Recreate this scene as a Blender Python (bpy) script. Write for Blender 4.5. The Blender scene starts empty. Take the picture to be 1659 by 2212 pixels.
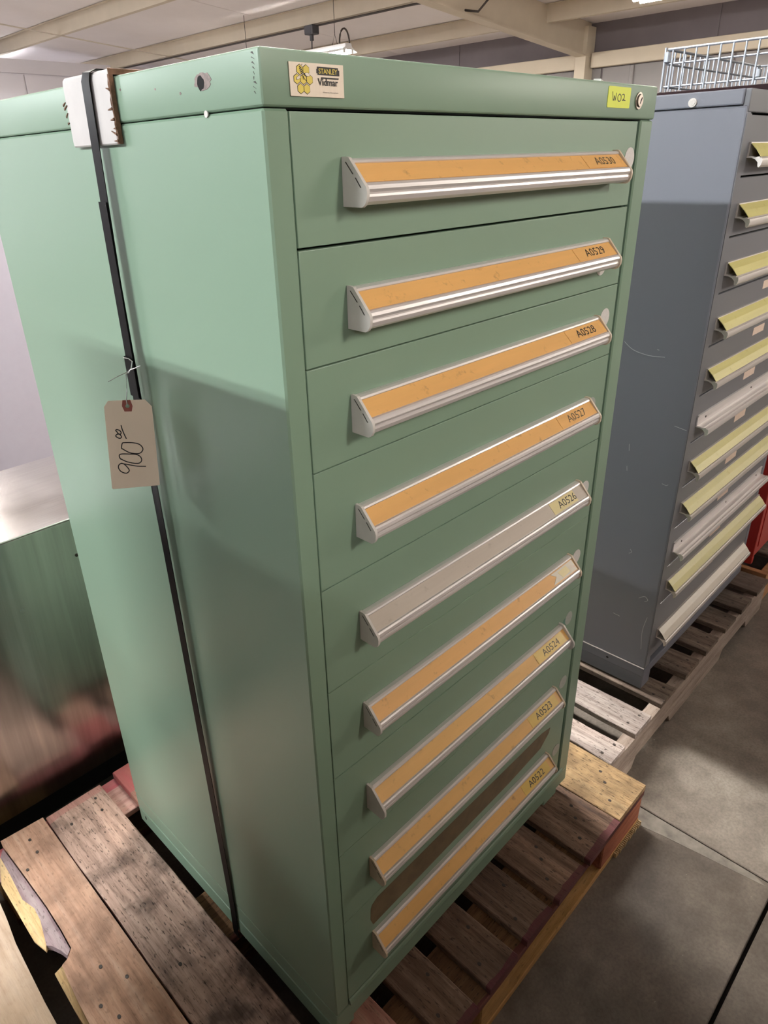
import bpy, bmesh, math, random
from mathutils import Vector, Matrix
random.seed(7)
SC = bpy.context.scene
COL = SC.collection
ZS = 0.225                     # authoring heights are measured from the green cabinet's body seam; the floor lies ZS below it

# ------------------------------------------------------------------ camera, world, exposure
cam_d = bpy.data.cameras.new('camera'); cam = bpy.data.objects.new('camera', cam_d); COL.objects.link(cam)
cam_d.sensor_width = 36; cam_d.sensor_fit = 'AUTO'; cam_d.lens = 24.4655
cam_d.shift_x = 0.017478; cam_d.shift_y = -0.012376
cam_d.clip_start = 0.05; cam_d.clip_end = 100
Rr = ((0.7020985, -0.7115100, -0.0284818), (-0.3294034, -0.2890650, -0.8988519), (0.6313091, 0.6404646, -0.4373259))
right, down, fwd = (Vector(r) for r in Rr)
m = Matrix((right, -down, -fwd)).transposed().to_4x4()
m.translation = Vector((-0.42728, -0.54534, 1.32466 + ZS))
cam.matrix_world = m
SC.camera = cam
w = bpy.data.worlds.new('world'); SC.world = w; w.use_nodes = True
w.node_tree.nodes['Background'].inputs[0].default_value = (0.5, 0.55, 0.6, 1)
w.node_tree.nodes['Background'].inputs[1].default_value = 0.0
SC.view_settings.view_transform = 'Standard'; SC.view_settings.look = 'None'
SC.view_settings.gamma = 1.0; SC.view_settings.use_curve_mapping = False
SC.view_settings.exposure = 0.72
SC.cycles.use_denoising = True
SC.cycles.max_bounces = 8; SC.cycles.diffuse_bounces = 5; SC.cycles.glossy_bounces = 4
SC.cycles.sample_clamp_indirect = 6.0
# lamp output (W / m2 sr) of the fluorescent tubes, and their colour
TUBE = {'left': (390.0, (0.94, 0.97, 1.0)), 'left_front': (115.0, (0.97, 0.97, 1.0)), 'middle': (215.0, (1.0, 0.93, 0.84)), 'right': (205.0, (1.0, 0.93, 0.84)), 'rear': (165.0, (0.95, 0.96, 1.0)), 'over': (215.0, (1.0, 0.96, 0.91))}

# ------------------------------------------------------------------ materials
def nmat(name):
    mt = bpy.data.materials.new(name); mt.use_nodes = True
    nt = mt.node_tree; return mt, nt, nt.nodes['Principled BSDF']
def N(nt, typ, **kw):
    n = nt.nodes.new(typ)
    for k, v in kw.items():
        if hasattr(n, k): setattr(n, k, v)
        else: n.inputs[k].default_value = v
    return n
def ramp(nt, src, stops):
    r = nt.nodes.new('ShaderNodeValToRGB'); e = r.color_ramp.elements
    while len(e) < len(stops): e.new(0.5)
    for i, (p, c) in enumerate(stops): e[i].position = p; e[i].color = (*c, 1) if len(c) == 3 else c
    nt.links.new(src, r.inputs[0]); return r
def mix(nt, fac, a, b, typ='MIX'):
    n = nt.nodes.new('ShaderNodeMix'); n.data_type = 'RGBA'; n.blend_type = typ
    for v, i in ((fac, 0), (a, 6), (b, 7)):
        if isinstance(v, (int, float)): n.inputs[i].default_value = v
        elif isinstance(v, tuple): n.inputs[i].default_value = (*v, 1)
        else: nt.links.new(v, n.inputs[i])
    return n.outputs[2]
def coords(nt, scale=(1, 1, 1), rand=False, kind='Object', loc=(0, 0, 0)):
    tc = nt.nodes.new('ShaderNodeTexCoord'); mp = nt.nodes.new('ShaderNodeMapping')
    mp.inputs['Scale'].default_value = scale; mp.inputs['Location'].default_value = loc
    if rand:
        oi = nt.nodes.new('ShaderNodeObjectInfo'); mu = N(nt, 'ShaderNodeMath', operation='MULTIPLY'); mu.inputs[1].default_value = 37.0
        nt.links.new(oi.outputs['Random'], mu.inputs[0])
        ad = nt.nodes.new('ShaderNodeVectorMath'); ad.operation = 'ADD'
        nt.links.new(tc.outputs[kind], ad.inputs[0]); nt.links.new(mu.outputs[0], ad.inputs[1])
        nt.links.new(ad.outputs[0], mp.inputs[0])
    else: nt.links.new(tc.outputs[kind], mp.inputs[0])
    return mp.outputs[0]
def noise(nt, vec, scale, detail=3, rough=0.5):
    n = nt.nodes.new('ShaderNodeTexNoise'); n.inputs['Scale'].default_value = scale
    n.inputs['Detail'].default_value = detail; n.inputs['Roughness'].default_value = rough
    nt.links.new(vec, n.inputs['Vector']); return n.outputs[0]
def bump(nt, bs, h, strength, dist=0.001):
    b = nt.nodes.new('ShaderNodeBump'); b.inputs['Strength'].default_value = strength; b.inputs['Distance'].default_value = dist
    nt.links.new(h, b.inputs['Height']); nt.links.new(b.outputs[0], bs.inputs['Normal'])

def plain(name, col, rough=0.6, metal=0.0, var=0.0, scale=30, bmp=0.0, emit=None, spec=0.5):
    mt, nt, bs = nmat(name); bs.inputs['Specular IOR Level'].default_value = spec
    bs.inputs['Base Color'].default_value = (*col, 1); bs.inputs['Roughness'].default_value = rough; bs.inputs['Metallic'].default_value = metal
    if var or bmp:
        v = coords(nt, rand=True); n = noise(nt, v, scale, 4, 0.6)
        r = ramp(nt, n, [(0.25, tuple(c * (1 - var) for c in col)), (0.75, tuple(min(1, c * (1 + var)) for c in col))])
        nt.links.new(r.outputs[0], bs.inputs['Base Color'])
        if bmp: bump(nt, bs, n, bmp)
    if emit:
        bs.inputs['Emission Color'].default_value = (*emit[1], 1); bs.inputs['Emission Strength'].default_value = emit[0]
    return mt
def paint(name, col, rough=0.3):
    """old gloss enamel"""
    mt, nt, bs = nmat(name)
    bs.inputs['Base Color'].default_value = (*col, 1); bs.inputs['Roughness'].default_value = rough
    return mt
def wood(name, stops, axis='Y', dark=(0.03, 0.022, 0.018), stain=0.35, end_paint=None, rough=0.75, grain=1.0, blotch=(0, 0, 0)):
    mt, nt, bs = nmat(name)
    sc = (60, 3.2, 60) if axis == 'Y' else ((3.2, 60, 60) if axis == 'X' else (60, 60, 3.2))
    v = coords(nt, sc, rand=True); g = noise(nt, v, 1.0, 6, 0.62)
    sf = (330, 22, 330) if axis == 'Y' else ((22, 330, 330) if axis == 'X' else (330, 330, 22))
    f = noise(nt, coords(nt, sf, rand=True), 1.0, 3, 0.6)
    b = noise(nt, coords(nt, (1, 1, 1), rand=True, loc=blotch), 7.5, 4, 0.6)
    c = ramp(nt, g, stops).outputs[0]
    fr = ramp(nt, f, [(0.3, (0.45, 0.43, 0.42)), (0.48, (1, 1, 1))]).outputs[0]
    c = mix(nt, 0.8 * grain, c, fr, 'MULTIPLY')
    ps = (260, 70, 260) if axis == 'Y' else ((70, 260, 260) if axis == 'X' else (260, 260, 70))
    pt_ = noise(nt, coords(nt, ps, rand=True), 1.0, 2, 0.5)
    c = mix(nt, ramp(nt, pt_, [(0.30, (0.75 * grain,) * 3), (0.40, (0, 0, 0))]).outputs[0], c, tuple(x * 0.9 for x in dark))
    zn = noise(nt, coords(nt, (9, 3, 9) if axis == 'Y' else (3, 9, 9), rand=True), 1.0, 4, 0.6)
    c = mix(nt, 0.85, c, ramp(nt, zn, [(0.3, (0.62, 0.60, 0.60)), (0.5, (1, 1, 1)), (0.7, (1.22, 1.16, 1.12))]).outputs[0], 'MULTIPLY')
    br = ramp(nt, b, [(0.49, (0, 0, 0)), (0.64, (stain,) * 3)]).outputs[0]
    c = mix(nt, br, c, dark)
    oi = nt.nodes.new('ShaderNodeObjectInfo')
    tr = ramp(nt, oi.outputs['Random'], [(0, (0.8, 0.78, 0.76)), (1, (1.12, 1.08, 1.04))])
    c = mix(nt, 1.0, c, tr.outputs[0], 'MULTIPLY')
    if end_paint:
        tc = nt.nodes.new('ShaderNodeTexCoord'); sx = nt.nodes.new('ShaderNodeSeparateXYZ'); nt.links.new(tc.outputs['Object'], sx.inputs[0])
        for (lim, sign, pc, amt) in end_paint:      # board origin is its front end: y runs to the back
            ad = N(nt, 'ShaderNodeMath', operation='MULTIPLY_ADD'); nt.links.new(b, ad.inputs[0]); ad.inputs[1].default_value = 0.028 ; nt.links.new(sx.outputs[1], ad.inputs[2])
            cmp_ = N(nt, 'ShaderNodeMath', operation='LESS_THAN' if sign < 0 else 'GREATER_THAN'); nt.links.new(ad.outputs[0], cmp_.inputs[0]); cmp_.inputs[1].default_value = lim + 0.014
            mu = N(nt, 'ShaderNodeMath', operation='MULTIPLY'); nt.links.new(cmp_.outputs[0], mu.inputs[0])
            pr_ = ramp(nt, g, [(0.3, (amt * 0.55,) * 3), (0.6, (amt,) * 3)]); nt.links.new(pr_.outputs[0], mu.inputs[1])
            c = mix(nt, mu.outputs[0], c, pc)
    nt.links.new(c, bs.inputs['Base Color']); bs.inputs['Roughness'].default_value = rough
    bs.inputs['Specular IOR Level'].default_value = 0.25
    bump(nt, bs, f, 0.35, 0.0015)
    return mt
def label_stock(name, col, dirt, amt=0.5, rough=0.45, streak=(4, 40, 40)):
    mt, nt, bs = nmat(name)
    a = noise(nt, coords(nt, streak, rand=True), 1.5, 4, 0.6); b = noise(nt, coords(nt, rand=True), 60, 4, 0.65)
    c = ramp(nt, a, [(0.3, tuple(x * 0.9 for x in col)), (0.7, col)]).outputs[0]
    d = ramp(nt, b, [(0.60, (0, 0, 0)), (0.76, (amt,) * 3)]).outputs[0]
    nt.links.new(mix(nt, d, c, dirt), bs.inputs['Base Color']); bs.inputs['Roughness'].default_value = rough
    return mt
def concrete(name, cols, sc=1.0):
    mt, nt, bs = nmat(name)
    v = coords(nt, (sc, sc, sc))
    a = noise(nt, v, 2.3, 6, 0.62); b = noise(nt, v, 14, 5, 0.65); c3 = noise(nt, v, 150, 3, 0.6)
    c = ramp(nt, a, [(0.34, cols[0]), (0.5, cols[1]), (0.66, cols[2])]).outputs[0]
    c = mix(nt, 0.75, c, ramp(nt, b, [(0.3, (0.62, 0.61, 0.60)), (0.62, (1.12, 1.12, 1.12))]).outputs[0], 'MULTIPLY')
    c = mix(nt, 0.5, c, ramp(nt, c3, [(0.32, (0.6, 0.6, 0.6)), (0.6, (1.1, 1.1, 1.1))]).outputs[0], 'MULTIPLY')
    sp = ramp(nt, noise(nt, v, 55, 3, 0.7), [(0.70, (0, 0, 0)), (0.76, (0.5, 0.5, 0.5))]).outputs[0]
    c = mix(nt, sp, c, (0.55, 0.52, 0.47))
    nt.links.new(c, bs.inputs['Base Color'])
    rr = ramp(nt, b, [(0.3, (0.42,) * 3), (0.7, (0.62,) * 3)]); nt.links.new(rr.outputs[0], bs.inputs['Roughness'])
    bump(nt, bs, c3, 0.12, 0.001)
    return mt
def brushed(name, col, rough=0.34, axis=(1.5, 1.5, 160), var=0.15, dirt=0.0):
    mt, nt, bs = nmat(name)
    a = noise(nt, coords(nt, axis), 3, 4, 0.6); b = noise(nt, coords(nt), 5, 3, 0.5)
    c = ramp(nt, a, [(0.3, tuple(x * (1 - var) for x in col)), (0.7, col)]).outputs[0]
    if dirt:
        s = ramp(nt, noise(nt, coords(nt, (1, 1, 0.6)), 9, 5, 0.7), [(0.62, (0, 0, 0)), (0.7, (dirt,) * 3)]).outputs[0]
        c = mix(nt, s, c, (0.10, 0.07, 0.06))
    nt.links.new(c, bs.inputs['Base Color']); bs.inputs['Metallic'].default_value = 1.0
    rr = ramp(nt, b, [(0.3, (rough * 0.8,) * 3), (0.7, (rough * 1.25,) * 3)]); nt.links.new(rr.outputs[0], bs.inputs['Roughness'])
    bump(nt, bs, a, 0.05, 0.0004)
    return mt

def satin(name, col, rough=0.36):
    """anodised aluminium: half metal, half milky oxide, with drawn lines along the length"""
    mt, nt, bs = nmat(name)
    a = noise(nt, coords(nt, (1.5, 240, 240), rand=True), 2.0, 3, 0.6)
    c = ramp(nt, a, [(0.2, tuple(x * 0.88 for x in col)), (0.8, tuple(min(1, x * 1.05) for x in col))]).outputs[0]
    nt.links.new(c, bs.inputs['Base Color']); bs.inputs['Metallic'].default_value = 0.55; bs.inputs['Roughness'].default_value = rough
    bump(nt, bs, a, 0.03, 0.0003); return mt
GREEN = (0.212, 0.312, 0.222)
M = dict(
 green=paint('green_enamel', GREEN, 0.33),
 green_front=paint('green_enamel_front', GREEN, 0.42),
 green_in=plain('green_inside_shaded', (0.05, 0.085, 0.058), 0.6),  # cabinet green darkened for the shade in the slot beside the drawers
 void=plain('inside_shade', (0.006, 0.006, 0.006), 0.9),  # near-black stands for the shade inside gaps, holes and recesses
 grey=paint('blue_grey_enamel', (0.165, 0.172, 0.205), 0.43),
 grey_front=paint('blue_grey_enamel_front_dim', (0.150, 0.152, 0.165), 0.36),  # same enamel, dimmer and less blue: the front's warmer light put into colour
 red=paint('red_enamel', (0.46, 0.028, 0.022), 0.35),
 alu=satin('aluminium', (0.83, 0.79, 0.775)),
 alu_dull=satin('aluminium_dull', (0.66, 0.615, 0.575), 0.5),
 cap=plain('nylon_cap', (0.62, 0.585, 0.54), 0.45, var=0.08),
 cap_old=plain('nylon_cap_aged', (0.60, 0.50, 0.38), 0.45, var=0.10),
 orange=label_stock('orange_card', (0.82, 0.455, 0.15), (0.20, 0.07, 0.02), 0.5),
 amber=label_stock('amber_card', (0.82, 0.48, 0.15), (0.16, 0.06, 0.015), 0.55),
 silver_card=label_stock('silver_card', (0.56, 0.485, 0.41), (0.22, 0.17, 0.13), 0.5, 0.4, (3, 60, 60)),
 yellow_tape=label_stock('yellow_tape', (0.80, 0.56, 0.13), (0.5, 0.32, 0.08), 0.3, 0.35),
 pale_tape=label_stock('pale_yellow_tape', (0.80, 0.68, 0.34), (0.6, 0.48, 0.2), 0.3, 0.35),
 peel=label_stock('peeled_film_glare', (0.86, 0.80, 0.68), (0.75, 0.42, 0.33), 0.6, 0.18),  # pale tone carries the bright reflection on the peeled end
 ink=plain('black_ink', (0.012, 0.010, 0.009), 0.5),
 ink_grey=plain('worn_ink', (0.10, 0.075, 0.04), 0.5),
 dot=plain('grey_white_sticker', (0.66, 0.63, 0.60), 0.5, var=0.08, scale=300),
 dot_dim=plain('dirty_sticker', (0.40, 0.42, 0.38), 0.55, var=0.12, scale=300),
 plate=brushed('satin_plate', (0.62, 0.545, 0.46), 0.45, (60, 3, 3), 0.06),
 honey=plain('honey_yellow', (0.74, 0.58, 0.10), 0.4),
 neon=plain('fluorescent_yellow', (0.72, 0.80, 0.06), 0.5),
 brass=brushed('lock_metal', (0.50, 0.43, 0.37), 0.35, (40, 40, 40), 0.1),
 stain=plain('brown_adhesive_residue', (0.135, 0.098, 0.052), 0.55, var=0.25, scale=40),
 strap=plain('black_steel_strap', (0.004, 0.0037, 0.004), 0.45, var=0.3, scale=60, spec=0.10),
 white_card=plain('white_laminate', (0.53, 0.50, 0.475), 0.6, var=0.07, scale=25),
 brown_card=plain('torn_brown_card', (0.16, 0.085, 0.05), 0.9, var=0.4, scale=120, bmp=0.5),
 manila=plain('manila_card', (0.80, 0.655, 0.50), 0.7, var=0.04, scale=8),
 patch=plain('red_fibre_patch', (0.27, 0.075, 0.055), 0.7, var=0.12, scale=150),
 wire=plain('tinned_wire', (0.75, 0.75, 0.75), 0.3, 1.0),
 rust=plain('bare_flaked_metal', (0.22, 0.17, 0.15), 0.6, var=0.4, scale=200, bmp=0.3),
 nail=plain('nail_head', (0.035, 0.025, 0.02), 0.6),
 zinc_wire=plain('zinc_wire', (0.24, 0.265, 0.30), 0.42, 0.6),
 steel=brushed('brushed_stainless', (0.60, 0.58, 0.57), 0.22, (14, 14, 0.5), 0.30, 0.0),
 steel_top=brushed('brushed_stainless_top', (0.62, 0.60, 0.60), 0.24, (3, 90, 3), 0.12, 0.18),
 lilac=plain('pale_lilac_enamel', (0.36, 0.34, 0.385), 0.5, var=0.02),
 beige=plain('beige_primer', (0.56, 0.49, 0.385), 0.6, var=0.05, scale=4),
 insul=plain('white_vinyl_insulation', (0.80, 0.755, 0.75), 0.7, var=0.03, scale=2),
 wallwhite=plain('white_wall_liner', (0.72, 0.69, 0.73), 0.6, var=0.02, scale=2),
 walldark=plain('grey_wall_liner', (0.155, 0.135, 0.145), 0.75, var=0.06, scale=3),
 wallgrey=plain('grey_wall_panel', (0.24, 0.225, 0.225), 0.75, var=0.05, scale=3),
 darkgrey=plain('dark_grey_plastic', (0.06, 0.06, 0.07), 0.5),
 chain=plain('dark_chain', (0.07, 0.06, 0.055), 0.5, 0.6),
 lampwhite=plain('lamp_white_enamel', (0.82, 0.82, 0.82), 0.4),
 yellow_card=label_stock('yellow_card', (0.60, 0.545, 0.20), (0.36, 0.28, 0.03), 0.55),
 cream_card=label_stock('cream_card', (0.70, 0.63, 0.52), (0.5, 0.4, 0.3), 0.4),
 pink_tag=plain('pale_pink_sticker', (0.72, 0.56, 0.46), 0.6, var=0.08, scale=150),
 pallet_dark=wood('pallet_wood_dark', [(0.25, (0.065, 0.040, 0.028)), (0.5, (0.19, 0.125, 0.088)), (0.75, (0.34, 0.24, 0.18))], end_paint=[(0.012, -1, (0.10, 0.022, 0.034), 0.85)]),
 pallet_fresh=wood('pallet_wood_fresh', [(0.25, (0.24, 0.155, 0.075)), (0.5, (0.46, 0.32, 0.175)), (0.75, (0.56, 0.42, 0.25))], stain=0.5),
 pallet_pink=wood('pallet_wood_pinkish', [(0.25, (0.20, 0.135, 0.11)), (0.5, (0.44, 0.31, 0.255)), (0.75, (0.60, 0.45, 0.38))], stain=0.75, end_paint=[(0.985, 1, (0.45, 0.20, 0.17), 0.7)]),
 pallet_smooth=wood('pallet_wood_smooth', [(0.25, (0.30, 0.175, 0.12)), (0.5, (0.56, 0.35, 0.25)), (0.75, (0.68, 0.48, 0.37))], stain=0.5, grain=0.45, dark=(0.12, 0.07, 0.05)),
 pallet_red=wood('pallet_wood_red_painted', [(0.25, (0.38, 0.16, 0.13)), (0.5, (0.55, 0.30, 0.23)), (0.75, (0.62, 0.42, 0.32))], stain=0.1, grain=0.5, end_paint=[(0.93, 1, (0.42, 0.09, 0.10), 0.8)]),
 under_x=wood('pallet_under_board', [(0.25, (0.085, 0.045, 0.022)), (0.5, (0.21, 0.12, 0.06)), (0.75, (0.30, 0.19, 0.10))], axis='X', stain=0.3, end_paint=[(0.009, -1, (0.10, 0.022, 0.032), 0.8)]),
 under_red=wood('pallet_under_red', [(0.25, (0.40, 0.20, 0.18)), (0.5, (0.60, 0.38, 0.33)), (0.75, (0.66, 0.47, 0.40))], axis='X', stain=0.1, grain=0.4, end_paint=[(0.095, 1, (0.45, 0.07, 0.10), 0.85)]),
 block_red=wood('pallet_block_red', [(0.25, (0.22, 0.07, 0.04)), (0.5, (0.36, 0.13, 0.075)), (0.75, (0.44, 0.19, 0.12))], axis='X', stain=0.2, grain=0.5),
 block_yellow=wood('pallet_block_yellow', [(0.25, (0.30, 0.17, 0.06)), (0.5, (0.46, 0.27, 0.10)), (0.75, (0.52, 0.33, 0.15))], axis='X', stain=0.2, grain=0.5),
 wane=wood('split_fresh_wood', [(0.25, (0.44, 0.29, 0.13)), (0.5, (0.60, 0.45, 0.24)), (0.75, (0.68, 0.54, 0.33))], stain=0.25, grain=0.6),
 purple=wood('weathered_purple_wood', [(0.25, (0.24, 0.15, 0.17)), (0.5, (0.40, 0.31, 0.33)), (0.75, (0.50, 0.43, 0.43))], stain=0.35, grain=0.6),
 pallet_grey=wood('pallet_wood_grey_lit', [(0.25, (0.20, 0.165, 0.15)), (0.5, (0.42, 0.37, 0.35)), (0.75, (0.54, 0.49, 0.48))], stain=0.15),
 pallet_brown=wood('pallet_wood_weathered', [(0.25, (0.075, 0.058, 0.046)), (0.5, (0.185, 0.145, 0.118)), (0.75, (0.28, 0.23, 0.19))], stain=0.35),
 stringer_pale=wood('pallet_stringer_pale', [(0.25, (0.27, 0.215, 0.18)), (0.5, (0.40, 0.335, 0.29)), (0.75, (0.48, 0.41, 0.36))], axis='X', stain=0.1, grain=0.5),
 new_tan=wood('new_tan_wood', [(0.25, (0.52, 0.38, 0.27)), (0.5, (0.68, 0.54, 0.41)), (0.75, (0.74, 0.61, 0.49))], stain=0.25, grain=0.2, dark=(0.36, 0.22, 0.12)),
 orange_wood=wood('orange_wood', [(0.25, (0.33, 0.16, 0.07)), (0.5, (0.50, 0.26, 0.12)), (0.75, (0.56, 0.32, 0.17))], stain=0.1, grain=0.4),
 slab_a=concrete('concrete_dark', [(0.050, 0.040, 0.032), (0.105, 0.086, 0.068), (0.19, 0.16, 0.13)]),
 slab_b=concrete('concrete_light', [(0.115, 0.096, 0.078), (0.20, 0.172, 0.142), (0.30, 0.265, 0.225)]),  # paler for a real slab difference and for the lit patch on it
 joint=plain('joint_filler', (0.012, 0.010, 0.008), 0.9),
)

# ------------------------------------------------------------------ mesh helpers (all shapes authored in room coordinates)
ORG = {}
class B:
    def __init__(s): s.bm = bmesh.new()
    def join(s, t):
        me = bpy.data.meshes.new('tmp'); t.to_mesh(me); t.free(); s.bm.from_mesh(me); bpy.data.meshes.remove(me); return s
    def box(s, x0, x1, y0, y1, z0, z1, bev=0.0, seg=2):
        t = bmesh.new(); bmesh.ops.create_cube(t, size=1)
        for v in t.verts:
            v.co = Vector(((x0 + x1) / 2 + v.co.x * (x1 - x0), (y0 + y1) / 2 + v.co.y * (y1 - y0), (z0 + z1) / 2 + v.co.z * (z1 - z0)))
        if bev: bmesh.ops.bevel(t, geom=list(t.edges), offset=bev, segments=seg, affect='EDGES', profile=0.5)
        return s.join(t)
    def loft(s, rings, cap=True):
        t = bmesh.new(); vs = [[t.verts.new(p) for p in r] for r in rings]; n = len(rings[0])
        for a, b in zip(vs, vs[1:]):
            for i in range(n): t.faces.new((a[i], a[(i + 1) % n], b[(i + 1) % n], b[i]))
        if cap: t.faces.new(vs[0][::-1]); t.faces.new(vs[-1])
        bmesh.ops.recalc_face_normals(t, faces=list(t.faces)); return s.join(t)
    def prism(s, prof, f, a, b):
        """profile of 2-D points carried from a to b; f(p, q, t) -> point"""
        return s.loft([[f(p, q, t) for p, q in prof] for t in (a, b)])
    def slab(s, pts, z0, z1): return s.prism(pts, lambda p, q, t: (p, q, t), z0, z1)
    def tube(s, pts, r, n=6, flat=None):
        rings = []; P = [Vector(p) for p in pts]
        for i, p in enumerate(P):
            d = (P[min(i + 1, len(P) - 1)] - P[max(i - 1, 0)]).normalized()
            u = d.cross(Vector((0, 0, 1)) if abs(d.z) < 0.9 else Vector((1, 0, 0))).normalized(); v = d.cross(u)
            rings.append([p + (u * math.cos(2 * math.pi * k / n) + v * math.sin(2 * math.pi * k / n)) * r for k in range(n)])
        return s.loft(rings)
    def disc(s, c, ax, r, h, n=20, sx=1.0, sy=1.0):
        """flat round piece of height h standing out from c along ax"""
        c = Vector(c); ax = Vector(ax).normalized(); u = ax.cross(Vector((0, 0, 1)) if abs(ax.z) < 0.9 else Vector((0, 1, 0))).normalized(); v = ax.cross(u)
        ring = lambda o, k: [c + ax * o + (u * math.cos(2 * math.pi * i / n) * sx + v * math.sin(2 * math.pi * i / n) * sy) * r * k for i in range(n)]
        return s.loft([ring(0, 1), ring(h, 1)])
def obj(name, b, mat, parent=None, org=None, smooth=20, group=None):
    bm = b.bm
    o_ = Vector(org) if org is not None else (ORG[parent.name] if parent else Vector((0, 0, -ZS)))
    for v in bm.verts: v.co -= o_
    me = bpy.data.meshes.new(name); bm.to_mesh(me); bm.free()
    me.materials.append(M[mat] if isinstance(mat, str) else mat)
    if smooth:
        me.polygons.foreach_set('use_smooth', [True] * len(me.polygons)); me.set_sharp_from_angle(angle=math.radians(smooth))
    o = bpy.data.objects.new(name, me); COL.objects.link(o); ORG[o.name] = o_
    if parent: o.parent = parent; o.location = o_ - ORG[parent.name]
    else: o.location = o_ + Vector((0, 0, ZS))
    return o
def tag(o, label=None, cat=None, group=None, kind=None):
    if label: o['label'] = label
    if cat: o['category'] = cat
    if group: o['group'] = group
    if kind: o['kind'] = kind
    return o
def thing(name, loc, label, cat, group=None):
    o = bpy.data.objects.new(name, None); COL.objects.link(o); o.empty_display_size = 0.1
    ORG[o.name] = Vector(loc); o.location = Vector(loc) + Vector((0, 0, ZS)); return tag(o, label, cat, group)
def inst(src, name, parent, org):
    o = src.copy(); o.name = name; COL.objects.link(o); ORG[o.name] = Vector(org); o.parent = parent
    o.location = Vector(org) - ORG[parent.name]; return o
_txt = {}
def text(name, s, mat, parent, c, rt, up, width, height, thick=0.0003, bold=0.0):
    """lettering as a thin mesh: fitted to width x height, centred on c, in the plane of rt and up"""
    cu = bpy.data.curves.new('t', 'FONT'); cu.body = s; cu.size = 1; cu.resolution_u = 3; cu.extrude = 0.0; cu.offset = bold
    to = bpy.data.objects.new('t', cu); COL.objects.link(to)
    me = bpy.data.meshes.new_from_object(to.evaluated_get(bpy.context.evaluated_depsgraph_get()))
    bpy.data.objects.remove(to); bpy.data.curves.remove(cu)
    xs = [v.co.x for v in me.vertices]; ys = [v.co.y for v in me.vertices]
    x0, x1, y0, y1 = min(xs), max(xs), min(ys), max(ys)
    rt = Vector(rt).normalized(); up = Vector(up).normalized(); n = rt.cross(up); c = Vector(c)
    b = B(); b.bm.from_mesh(me); bpy.data.meshes.remove(me)
    for v in b.bm.verts:
        v.co = c + rt * ((v.co.x - x0) / (x1 - x0) - 0.5) * width + up * ((v.co.y - y0) / (y1 - y0) - 0.5) * height + n * thick
    return obj(name, b, mat, parent, smooth=0)
def strokes(name, lines, f, r, mat, parent, lift=0.0):
    """handwriting: each pen line a thin flattened ribbon on the plane f(u, v, h)"""
    b = B()
    for ln in lines:
        P = [Vector((u, v)) for u, v in ln]
        # round the pen line a little
        Q = []
        for i in range(len(P) - 1):
            p0, p1, p2, p3 = P[max(i - 1, 0)], P[i], P[i + 1], P[min(i + 2, len(P) - 1)]
            for k in range(4):
                t = k / 4; Q.append(0.5 * ((2 * p1) + (p2 - p0) * t + (2 * p0 - 5 * p1 + 4 * p2 - p3) * t * t + (3 * p1 - p0 - 3 * p2 + p3) * t ** 3))
        Q.append(P[-1]); rings = []
        for i, p in enumerate(Q):
            d = (Q[min(i + 1, len(Q) - 1)] - Q[max(i - 1, 0)]); d = d.normalized() if d.length > 1e-9 else Vector((1, 0)); q = Vector((-d.y, d.x)) * r
            rings.append([f(*(p + q), lift), f(*(p - q), lift), f(*(p - q), lift + 0.0003), f(*(p + q), lift + 0.0003)])
        b.loft(rings)
    return obj(name, b, mat, parent, smooth=0)

# ------------------------------------------------------------------ the room
def structure(name, b, mat, parent=None, **k):
    o = obj(name, b, mat, parent, **k)
    if not parent: o['kind'] = 'structure'
    return o
FZ = -ZS
XW, YB, XL, YF = 10.4, 14.0, -9.0, -9.0
roof = lambda x: 3.0 + 0.0851 * (XW - x)
fl = structure('floor', B().box(XL, XW, YF, 17, FZ - 0.08, FZ - 0.02), 'joint')
def slab_piece(x0, x1, y0, y1, mat): return obj('slab', B().box(x0, x1, y0, y1, FZ - 0.022, FZ, 0.002, 1), mat, fl)
slab_piece(XL, 0.9705, -0.4445, 17, 'slab_a'); slab_piece(0.9735, XW, -0.4445, 17, 'slab_b'); slab_piece(XL, XW, YF, -0.4525, 'slab_a')
# a worn strip of old curing compound beside the slab edge
obj('curing_strip', B().slab([(0.9, -0.02), (0.968, -0.02), (0.968, -0.40), (0.955, -0.43), (0.925, -0.20), (0.91, -0.12)], FZ, FZ + 0.0006), plain('pale_concrete_film', (0.165, 0.146, 0.122), 0.6, var=0.45, scale=25), fl)
structure('wall_right', B().box(XW, XW + 0.1, YF, 17, FZ, 3.3), 'walldark')
rw = bpy.data.objects['wall_right']
y = -3.0
while y < 13.9:                                                     # ribbed lower sheets below the girt
    obj('wall_panel', B().box(XW - 0.02, XW, y + 0.012, y + 0.90, FZ, 2.43), 'wallgrey', rw)
    obj('panel_rib', B().box(XW - 0.05, XW - 0.02, y + 0.42, y + 0.48, FZ, 2.43, 0.008, 1), 'wallgrey', rw)
    y += 0.92
for yy in (-0.4, 3.72, 7.9):
    obj('insulation_seam', B().box(XW - 0.012, XW, yy - 0.012, yy + 0.012, 2.62, 2.99), 'walldark', rw)
structure('trim_1', B().box(XW - 0.14, XW - 0.01, YF, 5.40, 2.44, 2.625, 0.006, 1), 'beige')
structure('trim_2', B().box(XW - 0.14, XW - 0.01, 5.64, 13.9, 2.44, 2.625, 0.006, 1), 'beige')
structure('wall_back', B().box(XL, XW - 0.02, YB + 0.03, YB + 0.12, FZ, 3.12), 'wallwhite')
wb = bpy.data.objects['wall_back']
x = XL
while x < XW - 0.1:
    x1 = min(x + 1.22, XW - 0.05)
    obj('wall_panel', B().box(x + 0.012, x1 - 0.012, YB, YB + 0.03, FZ, 2.885), 'wallwhite', wb); x += 1.22
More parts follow.
